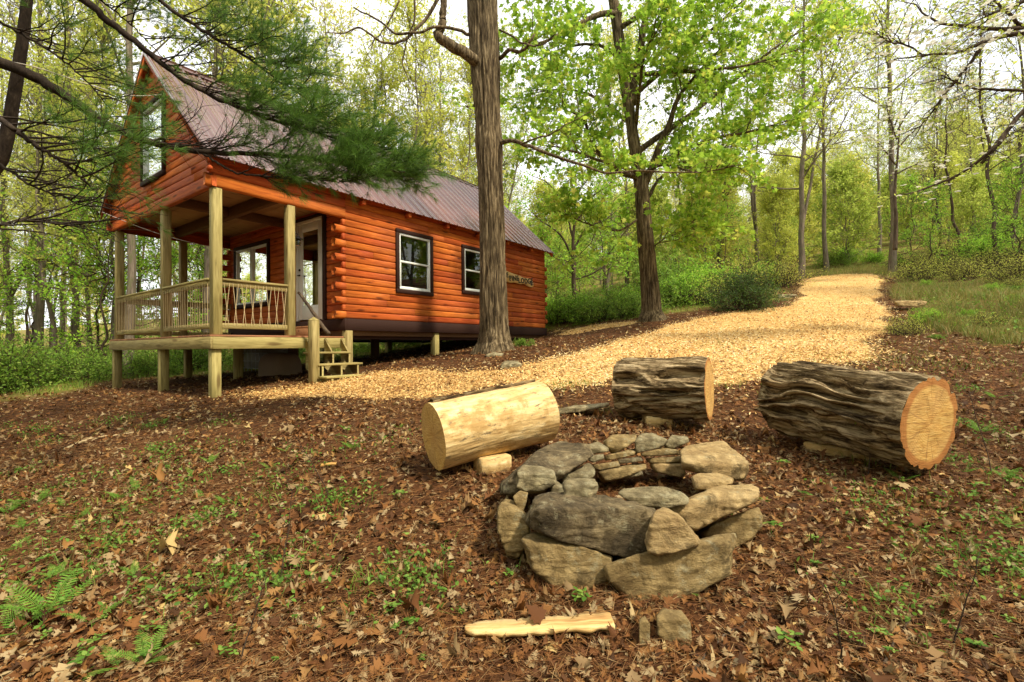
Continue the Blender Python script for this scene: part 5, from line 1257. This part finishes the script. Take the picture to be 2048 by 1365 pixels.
ST = [
 ([(290, 580), (330, 555), (560, 545), (740, 545), (900, 570), (1130, 650), (1100, 760), (1060, 920), (1000, 965), (900, 940), (560, 860), (350, 770), (300, 700)], 2.36, 640, .22, 'long dark slab forming the front left of the fire ring', 'st_dark'),
 ([(280, 850), (340, 800), (560, 860), (830, 950), (830, 1080), (700, 1185), (480, 1135), (320, 1010)], 2.34, 880, .25, 'dark rounded stone at the bottom left of the ring under the long slab', 'st_mix'),
 ([(830, 1000), (900, 960), (1100, 920), (1420, 820), (1600, 770), (1630, 790), (1600, 1090), (1360, 1200), (1150, 1310), (1030, 1290), (920, 1180), (835, 1100)], 2.26, 880, .26, 'largest bottom stone at the front of the ring below the triangular one', 'st_mix'),
 ([(1130, 680), (1190, 640), (1280, 680), (1420, 850), (1420, 880), (1150, 940), (1100, 920), (1075, 840)], 2.24, 690, .16, 'pale triangular stone set in the front of the ring', 'st_tan'),
 ([(1250, 640), (1290, 510), (1540, 500), (1720, 420), (1800, 430), (1820, 500), (1770, 600), (1400, 780), (1360, 760)], 2.52, 580, .34, 'long tan slab forming the right side of the ring', 'st_tan'),
 ([(1400, 790), (1560, 730), (1780, 620), (1820, 680), (1820, 760), (1760, 840), (1650, 900), (1600, 890), (1500, 850)], 2.62, 700, .3, 'brown stone under the right side slab of the ring', 'st_mix'),
 ([(905, 545), (940, 515), (1130, 495), (1300, 520), (1340, 570), (1330, 610), (1190, 640), (1040, 630)], 2.46, 570, .14, 'flat grey stone resting across the middle of the front wall', 'st_grey'),
 ([(1385, 440), (1430, 415), (1560, 415), (1640, 450), (1640, 480), (1520, 515), (1400, 520)], 2.74, 468, .15, 'small pale tan stone lying on the right side slab', 'st_tan'),
 ([(1310, 270), (1360, 230), (1600, 210), (1680, 290), (1730, 330), (1730, 410), (1680, 470), (1600, 450), (1380, 440), (1330, 380)], 2.95, 345, .42, 'big square tan block at the back right of the ring', 'st_tan'),
 ([(245, 400), (290, 365), (400, 370), (480, 400), (490, 470), (400, 540), (320, 545), (250, 500)], 2.68, 420, .2, 'light grey rounded boulder on top of the left side', 'st_grey'),
 ([(535, 480), (580, 450), (740, 450), (760, 500), (740, 560), (680, 585), (560, 575)], 2.50, 490, .15, 'small grey boulder sitting on the long dark slab', 'st_grey'),
 ([(150, 480), (380, 270), (560, 195), (700, 250), (710, 310), (510, 450), (250, 540), (160, 540)], 2.85, 400, .55, 'large dark sloping slab at the back left of the ring', 'st_dark'),
 ([(120, 650), (170, 580), (220, 590), (300, 690), (320, 810), (240, 970), (180, 950), (120, 780)], 2.52, 640, .26, 'upright yellowish stone at the left end of the ring', 'st_mix'),
 ([(215, 560), (260, 525), (320, 545), (300, 600), (290, 660), (240, 640)], 2.56, 570, .15, 'small brown stone wedged above the upright left stone', 'st_mix'),
 ([(510, 450), (700, 350), (740, 400), (730, 440), (600, 520), (500, 520)], 2.95, 420, .2, 'grey stone at the inner left side of the ring', 'st_grey'),
 ([(450, 500), (500, 465), (545, 500), (540, 560), (470, 560)], 2.7, 510, .14, 'small mossy stone between the two grey boulders', 'st_grey'),
 ([(670, 235), (770, 210), (840, 240), (830, 270), (710, 290)], 3.35, 250, .15, 'pale flat stone at the left top of the back wall', 'st_grey'),
 ([(805, 210), (860, 165), (1010, 165), (1010, 200), (880, 285), (850, 280)], 3.38, 200, .16, 'tan wedge stone on top of the back wall', 'st_mix'),
 ([(1015, 190), (1060, 155), (1130, 160), (1210, 195), (1190, 240), (1030, 275), (1015, 260)], 3.38, 190, .16, 'grey pointed stone on top centre of the back wall', 'st_grey'),
 ([(1200, 220), (1250, 165), (1345, 175), (1350, 210), (1250, 255), (1200, 240)], 3.4, 190, .15, 'small greenish stone on top right of the back wall', 'st_grey'),
 ([(1040, 285), (1200, 243), (1290, 265), (1292, 292), (1070, 303)], 3.36, 262, .2, 'flat slab under the greenish stone of the back wall', 'st_mix'),
 ([(1080, 318), (1300, 300), (1308, 335), (1120, 352)], 3.36, 312, .2, 'thin flat slab in the middle right of the back wall', 'st_mix'),
 ([(1100, 355), (1320, 342), (1335, 420), (1300, 437), (1140, 400)], 3.33, 360, .2, 'reddish block at the bottom right of the back wall', 'st_tan'),
 ([(810, 300), (1010, 250), (1015, 290), (900, 318), (820, 328)], 3.34, 280, .18, 'slanting flat stone under the tan wedge of the back wall', 'st_mix'),
 ([(705, 300), (800, 288), (805, 318), (740, 342), (710, 333)], 3.3, 300, .16, 'small grey-green stone at the left of the back wall', 'st_grey'),
 ([(735, 360), (890, 335), (900, 368), (750, 398)], 3.28, 350, .2, 'thin brown stone low at the left of the back wall', 'st_mix'),
 ([(765, 402), (1000, 352), (1070, 355), (1070, 388), (940, 440), (800, 472)], 3.26, 385, .2, 'long low stone at the foot of the back wall', 'st_mix'),
 ([(895, 322), (1040, 303), (1055, 333), (910, 352)], 3.33, 318, .18, 'thin dark stone in the middle of the back wall', 'st_dark'),
 ([(940, 412), (1050, 392), (1055, 432), (950, 444)], 3.27, 405, .16, 'dark block at the centre foot of the back wall', 'st_dark')]
for i, (pl_, Y, rd, th_, lab, mt_) in enumerate(ST):
    stone(pl_, Y, rd, th_, lab, mt_, seed=i, sub=6 if i < 13 else 5, rough=.85)
LS = 'loose rocks lying on the ground'
def rock(poly, Y, ridge, th_, lab, mt_, s): stone(poly, Y, ridge, th_, lab, mt_, seed=s, conv=False, group=LS, name='rock', sub=5, rough=1.3)
rock([(1002, 732), (1012, 722), (1030, 720), (1042, 730), (1040, 742), (1005, 742)], 7.6, 728, .3, 'white rock at the edge of the chips below the big trunk', 'st_grey', 51)
rock([(1315, 1235), (1330, 1218), (1360, 1222), (1378, 1248), (1380, 1292), (1340, 1300), (1318, 1270)], 1.98, 1240, .12, 'half buried brown rock in front of the ring', 'st_mix', 52)
rock([(1278, 1240), (1290, 1232), (1300, 1250), (1298, 1290), (1280, 1292)], 1.98, 1245, .06, 'narrow half buried stone beside the broken plank', 'st_mix', 53)
rock([(970, 712), (985, 704), (1005, 708), (1003, 716), (975, 718)], 9.2, 708, .2, 'flat rock lying at the foot of the big trunk', 'st_grey', 54)
rock([(1790, 602), (1830, 598), (1850, 604), (1848, 612), (1795, 613)], 13, 603, .4, 'low rock on the grass right of the path', 'st_tan', 55)
rock([(1558, 590), (1575, 584), (1592, 590), (1592, 600), (1560, 602)], 18, 590, .4, 'grey rock between dark round shrub and path', 'st_grey', 56)
rock([(776, 706), (792, 698), (808, 704), (810, 712), (780, 714)], 15, 703, .4, 'pale rock in the shade beneath the cabin', 'st_grey', 57)
rock([(1100, 822), (1150, 812), (1215, 806), (1222, 812), (1160, 824), (1105, 832)], 4.9, 815, .2, 'low grey flat stone between the pale and middle logs', 'st_grey', 58)

# broken plank, bark pieces, sticks
def splinter(px0, px1, py0, py1, Y, wd_, label, mat, name='broken_plank', cat='wood piece', th_=.018):
    A, B = at(px0, py0, Y), at(px1, py1, Y); A[2] = float(gz(A[0], A[1]))+.03; B[2] = float(gz(B[0], B[1]))+.03
    L = np.linalg.norm(B-A); r = empty(name, A, math.atan2(B[1]-A[1], B[0]-A[0]), label, cat); n = 80; x = np.linspace(0, L, n)
    e1 = wd_/2*np.minimum(1, np.minimum(x/(.22*L)+.25, (L-x)/(.03*L)+.8))+.008*vnoise(np.column_stack([x*70, x*0, x*0]), 1)+.016*vnoise(np.column_stack([x*16, x*0, x*0]), 2); e0 = -wd_/2*np.minimum(1, np.minimum(x/(.1*L)+.3, 3))+.008*vnoise(np.column_stack([x*25, x*0+5, x*0]), 3)
    rows = []
    for f, z in ((0, 0), (0.02, th_*.8), (.3, th_*1.2), (.55, th_*.9), (.98, th_), (1, 0)):
        y = e0+(e1-e0)*f; rows.append(np.column_stack([x, y, z+.003*vnoise(np.column_stack([x*30, x*0+f*9, x*0]), 7)+(B[2]-A[2])*x/L]))
    V = np.stack(rows, 1); k = 6; i = np.arange(n-1)[:, None]*k; j = np.arange(k)[None]; q = np.stack([i+j, i+(j+1) % k, i+k+(j+1) % k, i+k+j], -1).reshape(-1, 4)[:, ::-1]
    MB().add(V.reshape(-1, 3), q, [list(range(k))], [list(range((n-1)*k, n*k))[::-1]]).build('slab', M[mat], r); return r
M['splint'] = m_wood('splintered_wood', [(.3, (.30, .13, .035)), (.48, (.62, .40, .15)), (.7, (.76, .56, .27))], 0, .85, knots=False, bump=.8)
splinter(930, 1225, 1256, 1272, 2.06, .105, 'pale splintered plank lying in the leaves in front of the ring', 'splint')
splinter(640, 672, 866, 880, 3.9, .05, 'reddish bark flake in the leaves left of the pale log', 'end', 'bark_flake')
def stick(pts, r0, label, mat='string', r1=None):
    P = []
    for px, py in pts: p = on_ground(px, py); P.append(p+np.array([0, 0, .02]))
    P = catmull(P, 24); MB_ = MB(); tube(MB_, P+rng.normal(0, .004, P.shape), np.linspace(r0, r1 or r0*.4, 24), 8); MB_.build('stick', M[mat], None, True, label=label, cat='stick', group='fallen sticks')
stick([(130, 902), (180, 882), (225, 876), (268, 868)], .016, 'pale curved stick lying in the leaves at the left')
stick([(1380, 1360), (1440, 1290), (1500, 1250)], .006, 'thin dark twig at the bottom right of the ring', 'bark2')
stick([(1760, 1365), (1790, 1290), (1830, 1240), (1870, 1200)], .006, 'dark bent twig among the leaves at the lower right', 'bark2')
stick([(1640, 930), (1720, 915), (1790, 930)], .006, 'thin stick lying before the largest log')
stick([(700, 905), (760, 880), (820, 868)], .006, 'thin stick left of the pale log', 'bark2')

# ------------------------------------------------------------------ leaf litter, needles, chips
def ground_pts(n, Y0, Y1, p, k0=-1.6, k1=1.6):
    """points on the ground in front of the viewer, density falling with distance"""
    u = rng.random(n); e = 2-p; Y = (Y0**e+u*(Y1**e-Y0**e))**(1/e); X = rng.uniform(k0, k1, n)*Y
    return X, Y
def ground_normal(x, y):
    e = .06; return nrm(np.stack([-(gz(x+e, y)-gz(x-e, y))/(2*e), -(gz(x, y+e)-gz(x, y-e))/(2*e), np.ones(len(x))], -1))
def leaf_layer(n, Y0, Y1, p, size, tm, mat_, mb, dz=.010, upn=.7, keep_chip=.05, curl=1.0):
    x, y = ground_pts(int(n*1.33), Y0, Y1, p); cm_ = chipmask(x, y); gm = greenmask(x, y); k = rng.random(len(x)) < np.where(cm_ > .3, keep_chip, 1)*np.where(gm > .5, np.where(x > 2, .8, .35), 1); x, y = x[k], y[k]
    dens = fbm(np.column_stack([x*1.3, y*1.3, x*0]), 3, 31); k = rng.random(len(x)) < .75+dens; x, y = x[k], y[k]
    N = ground_normal(x, y); N = nrm(N+rng.normal(0, .24, N.shape)*np.array([1, 1, .3])); z = gz(x, y)+dz*rng.uniform(.2, 2.2, len(x))
    leaves(mb, np.column_stack([x, y, z]), size, tm, up=0, flat=N, curl=curl, rnd=rng.random(len(x))**1.15)
lm_ = MB()
leaf_layer(9000, 1.2, 5, 1.2, .053, T_OAK, 'litter', lm_, curl=2); leaf_layer(9000, 1.2, 5, 1.2, .049, T_MAP2, 'litter', lm_, curl=2); leaf_layer(14000, 1.2, 5, 1.2, .038, T_OVAL, 'litter', lm_, .010, curl=2.2); leaf_layer(26000, 1.2, 6, 1.2, .022, T_DIA, 'litter', lm_, .012, curl=2)
leaf_layer(170, 1.2, 5, 1.0, .095, T_OAK, 'litter', lm_, .03, curl=1.6); leaf_layer(170, 1.2, 5, 1.0, .085, T_MAP2, 'litter', lm_, .03, curl=1.6)
leaf_layer(20000, 5, 22, 1.3, .07, T_MAPLE, 'litter', lm_, curl=2); leaf_layer(26000, 5, 22, 1.3, .05, T_OVAL, 'litter', lm_, curl=2)
lm_.build('leaf_litter', M['litter'], None, kind='stuff')
nb = MB(); x, y = ground_pts(210000, 1.2, 9, 1.5); k = chipmask(x, y) < .2; x, y = x[k], y[k]; k = rng.random(len(x)) < .45+.8*fbm(np.column_stack([x*.9, y*.9, x*0]), 3, 77); x, y = x[k], y[k]
az = rng.uniform(0, 2*PI, len(x)); L = rng.uniform(.04, .11, len(x)); dx, dy = np.cos(az)*L/2, np.sin(az)*L/2; z = gz(x, y)+rng.uniform(.004, .032, len(x)); tz = rng.normal(0, .006, len(x))
sticks(nb, np.column_stack([x-dx, y-dy, z-tz]), np.column_stack([x+dx, y+dy, z+tz]), .0011, .0009, 3); nb.build('fallen_needles', M['dneedle'], None, kind='stuff')
# chips
cb = MB(); x, y = ground_pts(380000, 6, 30, 1.35, -.75, .95); k = rng.random(len(x)) < chipmask(x, y)**.7; x, y = x[k], y[k]
x2, y2 = ground_pts(9000, 3.2, 9, 1.0, -.7, .9); d = sdist(np.column_stack([x2, y2]), CHIPS); k = rng.random(len(x2)) < np.exp(-np.maximum(-d, 0)*1.6); x, y = np.concatenate([x, x2[k]]), np.concatenate([y, y2[k]])
N = ground_normal(x, y); N = nrm(N+rng.normal(0, .35, N.shape)); z = gz(x, y)+rng.uniform(.0, .03, len(x)); q4 = (np.array([(0, -.16, 0), (1, -.13, .02), (.96, .15, 0), (.03, .14, .02)]), np.array([[0, 1, 2], [0, 2, 3]]))
leaves(cb, np.column_stack([x, y, z]), .036, q4, up=0, flat=N, curl=.3, rnd=np.clip(rng.random(len(x))*.95+.22*fbm(np.column_stack([x*.8, y*.8, x*0]), 4, 61)+.05*np.clip(x, -2, 2)-.05, 0, 1)); cb.build('wood_chips', M['chip'], None, kind='stuff')
# dark chips and leaves strewn on the path
x, y = ground_pts(11000, 6, 26, 1.3, -.6, .95); k = chipmask(x, y) > .3; x, y = x[k], y[k]
b = MB(); leaves(b, np.column_stack([x, y, gz(x, y)+.03]), .05, T_OVAL, up=.85, rnd=rng.uniform(0, .5, len(x))); b.build('scattered_leaves', M['litter'], None, kind='stuff')

# ------------------------------------------------------------------ grass and ground cover
def blades(mb, x, y, h, w_, lean=.35, n=1):
    P = np.column_stack([x, y, gz(x, y)-.01]); N = len(x); az = rng.uniform(0, 2*PI, N); s = np.column_stack([np.cos(az), np.sin(az), az*0])*w_/2
    hh = h*rng.uniform(.5, 1.3, N); ln = rng.normal(0, lean, (N, 2)); mid = P+np.column_stack([ln*hh[:, None]*.35, hh*.6]); tip = P+np.column_stack([ln*hh[:, None], hh*rng.uniform(.75, 1, N)])
    V = np.stack([P-s, P+s, mid+s*.7, mid-s*.7, tip], 1).reshape(-1, 3); i = np.arange(N)[:, None]*5
    mb.add(V, i+np.array([0, 1, 2, 3]), i+np.array([3, 2, 4]), rnd=np.repeat(rng.random(N), 5))
def green_pts(n, Y0, Y1, p, k0, k1, th_=.3):
    x, y = ground_pts(n, Y0, Y1, p, k0, k1); k = (greenmask(x, y) > th_) & (np.abs(fbm(np.column_stack([x*.7, y*.7, x*0]), 3, 90)+.25) > .1); return x[k], y[k]
gb = MB(); x, y = green_pts(70000, 9, 40, 1.3, -1.2, .55); blades(gb, x, y, .16, .012); gb.build('grass', M['grass'], None, kind='stuff')
gb = MB(); x, y = green_pts(90000, 7, 34, 1.3, .6, 1.25); hN = .12+.34*np.clip(.4+1.6*fbm(np.column_stack([x*.9, y*.9, x*0]), 3, 45), 0, 1); blades(gb, x, y, hN, .010, .5); gb.build('dry_grass', M['drygrass'], None, kind='stuff')
gb = MB(); x, y = green_pts(40000, 8, 45, 1.3, -1.2, 1.25); leaves(gb, np.column_stack([x, y, gz(x, y)+rng.uniform(.03, .25, len(x))]), .06, T_OVAL, up=.5); gb.build('ground_cover', M['lv_shrub'], None, kind='stuff')
gb = MB()
for px, py, r, n in [(1120, 775, .25, 120), (1170, 770, .15, 60), (1180, 825, .2, 60), (1450, 775, .2, 60), (1700, 905, .1, 20), (210, 1010, .1, 40), (545, 1000, .1, 30), (730, 1180, .08, 25), (1760, 1010, .12, 30), (1745, 930, .15, 50), (1440, 690, .3, 60), (1100, 740, .2, 30), (1730, 725, .8, 300), (1830, 735, .8, 250), (1960, 700, 1.2, 400), (1900, 1000, .4, 40), (2000, 900, .5, 60)]:
    c = on_ground(px, py); blades(gb, c[0]+rng.normal(0, r, n), c[1]+rng.normal(0, r*.6, n), .09, .006, .5)
gb.build('grass', M['grass'], None, kind='stuff')

gb = MB()
for k_ in range(70):
    px = rng.uniform(-20, 900)**1.0 if k_ < 52 else rng.uniform(1750, 2060); py = rng.uniform(840, 1200) if k_ < 52 else rng.uniform(760, 1250)
    if k_ < 52: px = px*(.4+.6*rng.random())
    c = on_ground(px, py); n_ = 60; r_k = rng.uniform(.06, .22); x, y = c[0]+rng.normal(0, r_k, n_), c[1]+rng.normal(0, r_k, n_)
    leaves(gb, np.column_stack([x, y, gz(x, y)+rng.uniform(.02, .07, n_)]), .026, T_OVAL, up=.6); blades(gb, x[:35], y[:35], .09, .004, .6)
gb.build('low_greenery', M['fernd'], None, kind='stuff')
# ferns, seedlings
def fern_mb(nf, L, droop=.35, up0=.9):
    mb = MB()
    for i in range(nf):
        az = 2*PI*i/nf+rng.normal(0, .35); l = L*rng.uniform(.7, 1.15); n = 20; t = np.linspace(0, 1, n)**1.0; el = up0*rng.uniform(.6, 1.1)
        r = l*(t*math.cos(el)+droop*.5*t**2); z = l*(t*math.sin(el)-droop*t**2.2*.7); sp = np.column_stack([r*math.cos(az), r*math.sin(az), z])
        tube(mb, sp[::3], np.linspace(.0022, .0008, len(sp[::3])), 4, rnd=.4)
        T = nrm(np.gradient(sp, axis=0)); sd = nrm(np.cross(T, [0, 0, 1.0])); upn = np.cross(sd, T)
        for s in (-1, 1):
            for k in range(3, n):
                w_ = l*.20*math.sin(PI*min(1, (t[k]*.92+.06)))**.8*(1.05-.55*t[k]); D = sd[k]*s+T[k]*.30
                m_ = 5; tt = np.linspace(.12, .8, m_)[:, None]; P = sp[k]+D*w_*tt+np.array([0, 0, -1])*w_*.22*tt**2; r0 = np.clip(rng.normal(.5, .2), 0, 1)
                V_, f_ = T_OVAL; leaves(mb, P[:1], w_, (V_*np.array([1, .30, 1]), f_), D=D[None]*30, up=0, flat=upn[k:k+1]+np.array([[0, 0, .2]]), curl=.2, rnd=np.array([r0]))
                for s2 in (-1, 1): leaves(mb, P, w_*.20*(1.05-tt[:, 0]*.8), T_DIA, D=(T[k]*s2+D*.5)*20, up=0, flat=np.broadcast_to(upn[k], P.shape), curl=.2, rnd=np.full(m_, r0))
    return mb
FE = []
for i, (nf, L) in enumerate([(5, .26), (3, .22), (4, .18)]):
    r = empty('fern', (0, 0, -300), 0, cat='fern', group='ferns in the leaf litter'); fern_mb(nf, L).build('fronds', M['fern'], r); FE.append(r)
def sp_(protos_, used_, i, px, py, sc, label, group):
    p = on_ground(px, py); loc = gp(p[0], p[1], 0)
    if i not in used_: used_.add(i); o = protos_[i]; o.location = tuple(loc); o.scale = (sc,)*3; o['label'] = label; o['group'] = group; o.rotation_euler.z = rng.uniform(0, 6); return o
    return copy_tree(protos_[i], loc, rng.uniform(0, 6), sc, label, group)
fu = set(); fi = 0
for px, py, sc, lab in [(95, 1235, .95, 'bright green fern nearest the bottom left corner'), (30, 1270, .8, 'spreading fern at the very bottom left'), (185, 1250, .6, 'small bright fern right of the bottom left fern'), (290, 1330, .6, 'pale green fern at the bottom edge'), (240, 1345, .6, 'low fern at the bottom edge beside the pale one'), (60, 1180, .6, None), (110, 1160, .55, None), (10, 1110, .7, None),
        (20, 1030, .85, None), (75, 1010, .8, None), (130, 1015, .7, None), (45, 1060, .7, None), (160, 1040, .6, None), (250, 1030, .7, None), (275, 985, .8, None), (240, 1000, .6, None), (320, 1060, .4, None), (390, 960, .7, None), (420, 930, .6, None), (405, 1000, .5, None), (330, 910, .6, None), (450, 1010, .5, None), (370, 1190, .45, None), (215, 1140, .45, None), (270, 1160, .5, None), (540, 940, .5, None), (570, 905, .5, None),
        (705, 900, .6, None), (690, 860, .5, None), (800, 860, .5, None), (560, 1180, .35, 'single small fern frond in the middle of the leaf litter'), (1805, 965, .5, 'small green fern just below the cut end of the largest log'), (1850, 905, .6, 'taller fern growing in front of the cut end of the largest log'), (1960, 870, .7, None), (1990, 800, .8, None), (1930, 950, .5, None), (2010, 960, .6, None), (1950, 1100, .35, None), (1895, 1215, .35, None), (2020, 1060, .4, None), (1850, 1300, .3, None), (1580, 850, .4, None), (1530, 1010, .25, None), (1385, 1190, .3, 'tiny green seedling fern at the foot of the front stones')]:
    sp_(FE, fu, fi % 3, px, py, sc*(1.45 if lab else 1.15), lab or ('green fern among the leaves on the left of the clearing' if px < 1000 else 'green fern among the leaves right of the logs'), 'ferns in the leaf litter'); fi += 1
SE = []
for i in range(3):
    r = empty('seedling', (0, 0, -300), 0, cat='seedling', group='green seedlings in the leaf litter'); mb = MB(); n = 3+i; st_ = grow(np.zeros((n, 3)), np.column_stack([rng.normal(0, .4, n), rng.normal(0, .4, n), np.ones(n)]), .10, 4, .1); chains(mb, st_, .0016, .001, 4)
    for s in st_:
        az = rng.uniform(0, 6)+np.array([0, 2.1, 4.2]); leaves(mb, np.repeat(s[-1:], 3, 0), .055, T_OVAL, D=np.column_stack([np.cos(az), np.sin(az), az*0+.2])*5, up=.85)
    mb.build('leaves', M['fernd'], r); SE.append(r)
su2 = set()
sl_ = [(1045, 1125, .8, 'leafy green seedling at the left foot of the fire ring'), (1715, 910, 1.2, 'three-leaved seedling under the largest log'), (1578, 865, 1.0, 'small seedling at the lower edge of the largest log'), (1545, 1080, .9, 'green seedling right of the fire ring'), (1580, 1310, .7, 'seedling with upright leaves at the bottom right'), (1160, 1215, .6, 'single green leaf sprig in front of the ring'), (1020, 1165, .5, 'tiny sprig beside the left foot of the ring')]
for q in range(64):
    px = rng.uniform(20, 980) if q < 44 else rng.uniform(1500, 2040); py = rng.uniform(850, 1340); sl_.append((px, py, rng.uniform(.4, 1.0), None))
for i, (px, py, sc, lab) in enumerate(sl_): sp_(SE, su2, i % 3, px, py, sc if lab else sc*.6, lab or ('small green seedling among the dead leaves on the left' if px < 1000 else 'small green seedling among the dead leaves on the right'), 'green seedlings in the leaf litter')
# thin bare saplings standing in the foreground
for px, py, h, lab in [(665, 1010, .55, 'thin leafless sapling standing in the leaves left of the ring'), (560, 1165, .45, 'thin upright stem near the single small fern'), (1735, 955, .45, 'thin leafless sapling in front of the largest log'), (1985, 960, .6, 'thin leafy stem at the right edge'), (480, 1330, .35, 'dark thin stem at the bottom left of centre'), (1680, 1330, .5, 'dark stem at the bottom right'), (1905, 1300, .4, 'thin green stem at the lower right corner')]:
    p = on_ground(px, py); loc = gp(p[0], p[1], -.01); mb = MB(); a = grow(np.zeros((1, 3)), np.array([[rng.normal(0, .2), rng.normal(0, .2), 1.]]), h, 8, .08); chains(mb, a, .0035, .0015, 5)
    P, T, t = along(a, 7, .3); b = grow(P, side(T, .7), h*.3, 4, .1, .05); chains(mb, b, .0014, .0008, 3); r = empty('bare_sapling', loc, 0, lab, 'sapling'); mb.build('stem', M['twig'], r)
    P, T, t = along(b, 2, .5); mb = MB(); leaves(mb, P, .018, T_OVAL, up=.4); mb.build('leaves', M['fernd'], r)
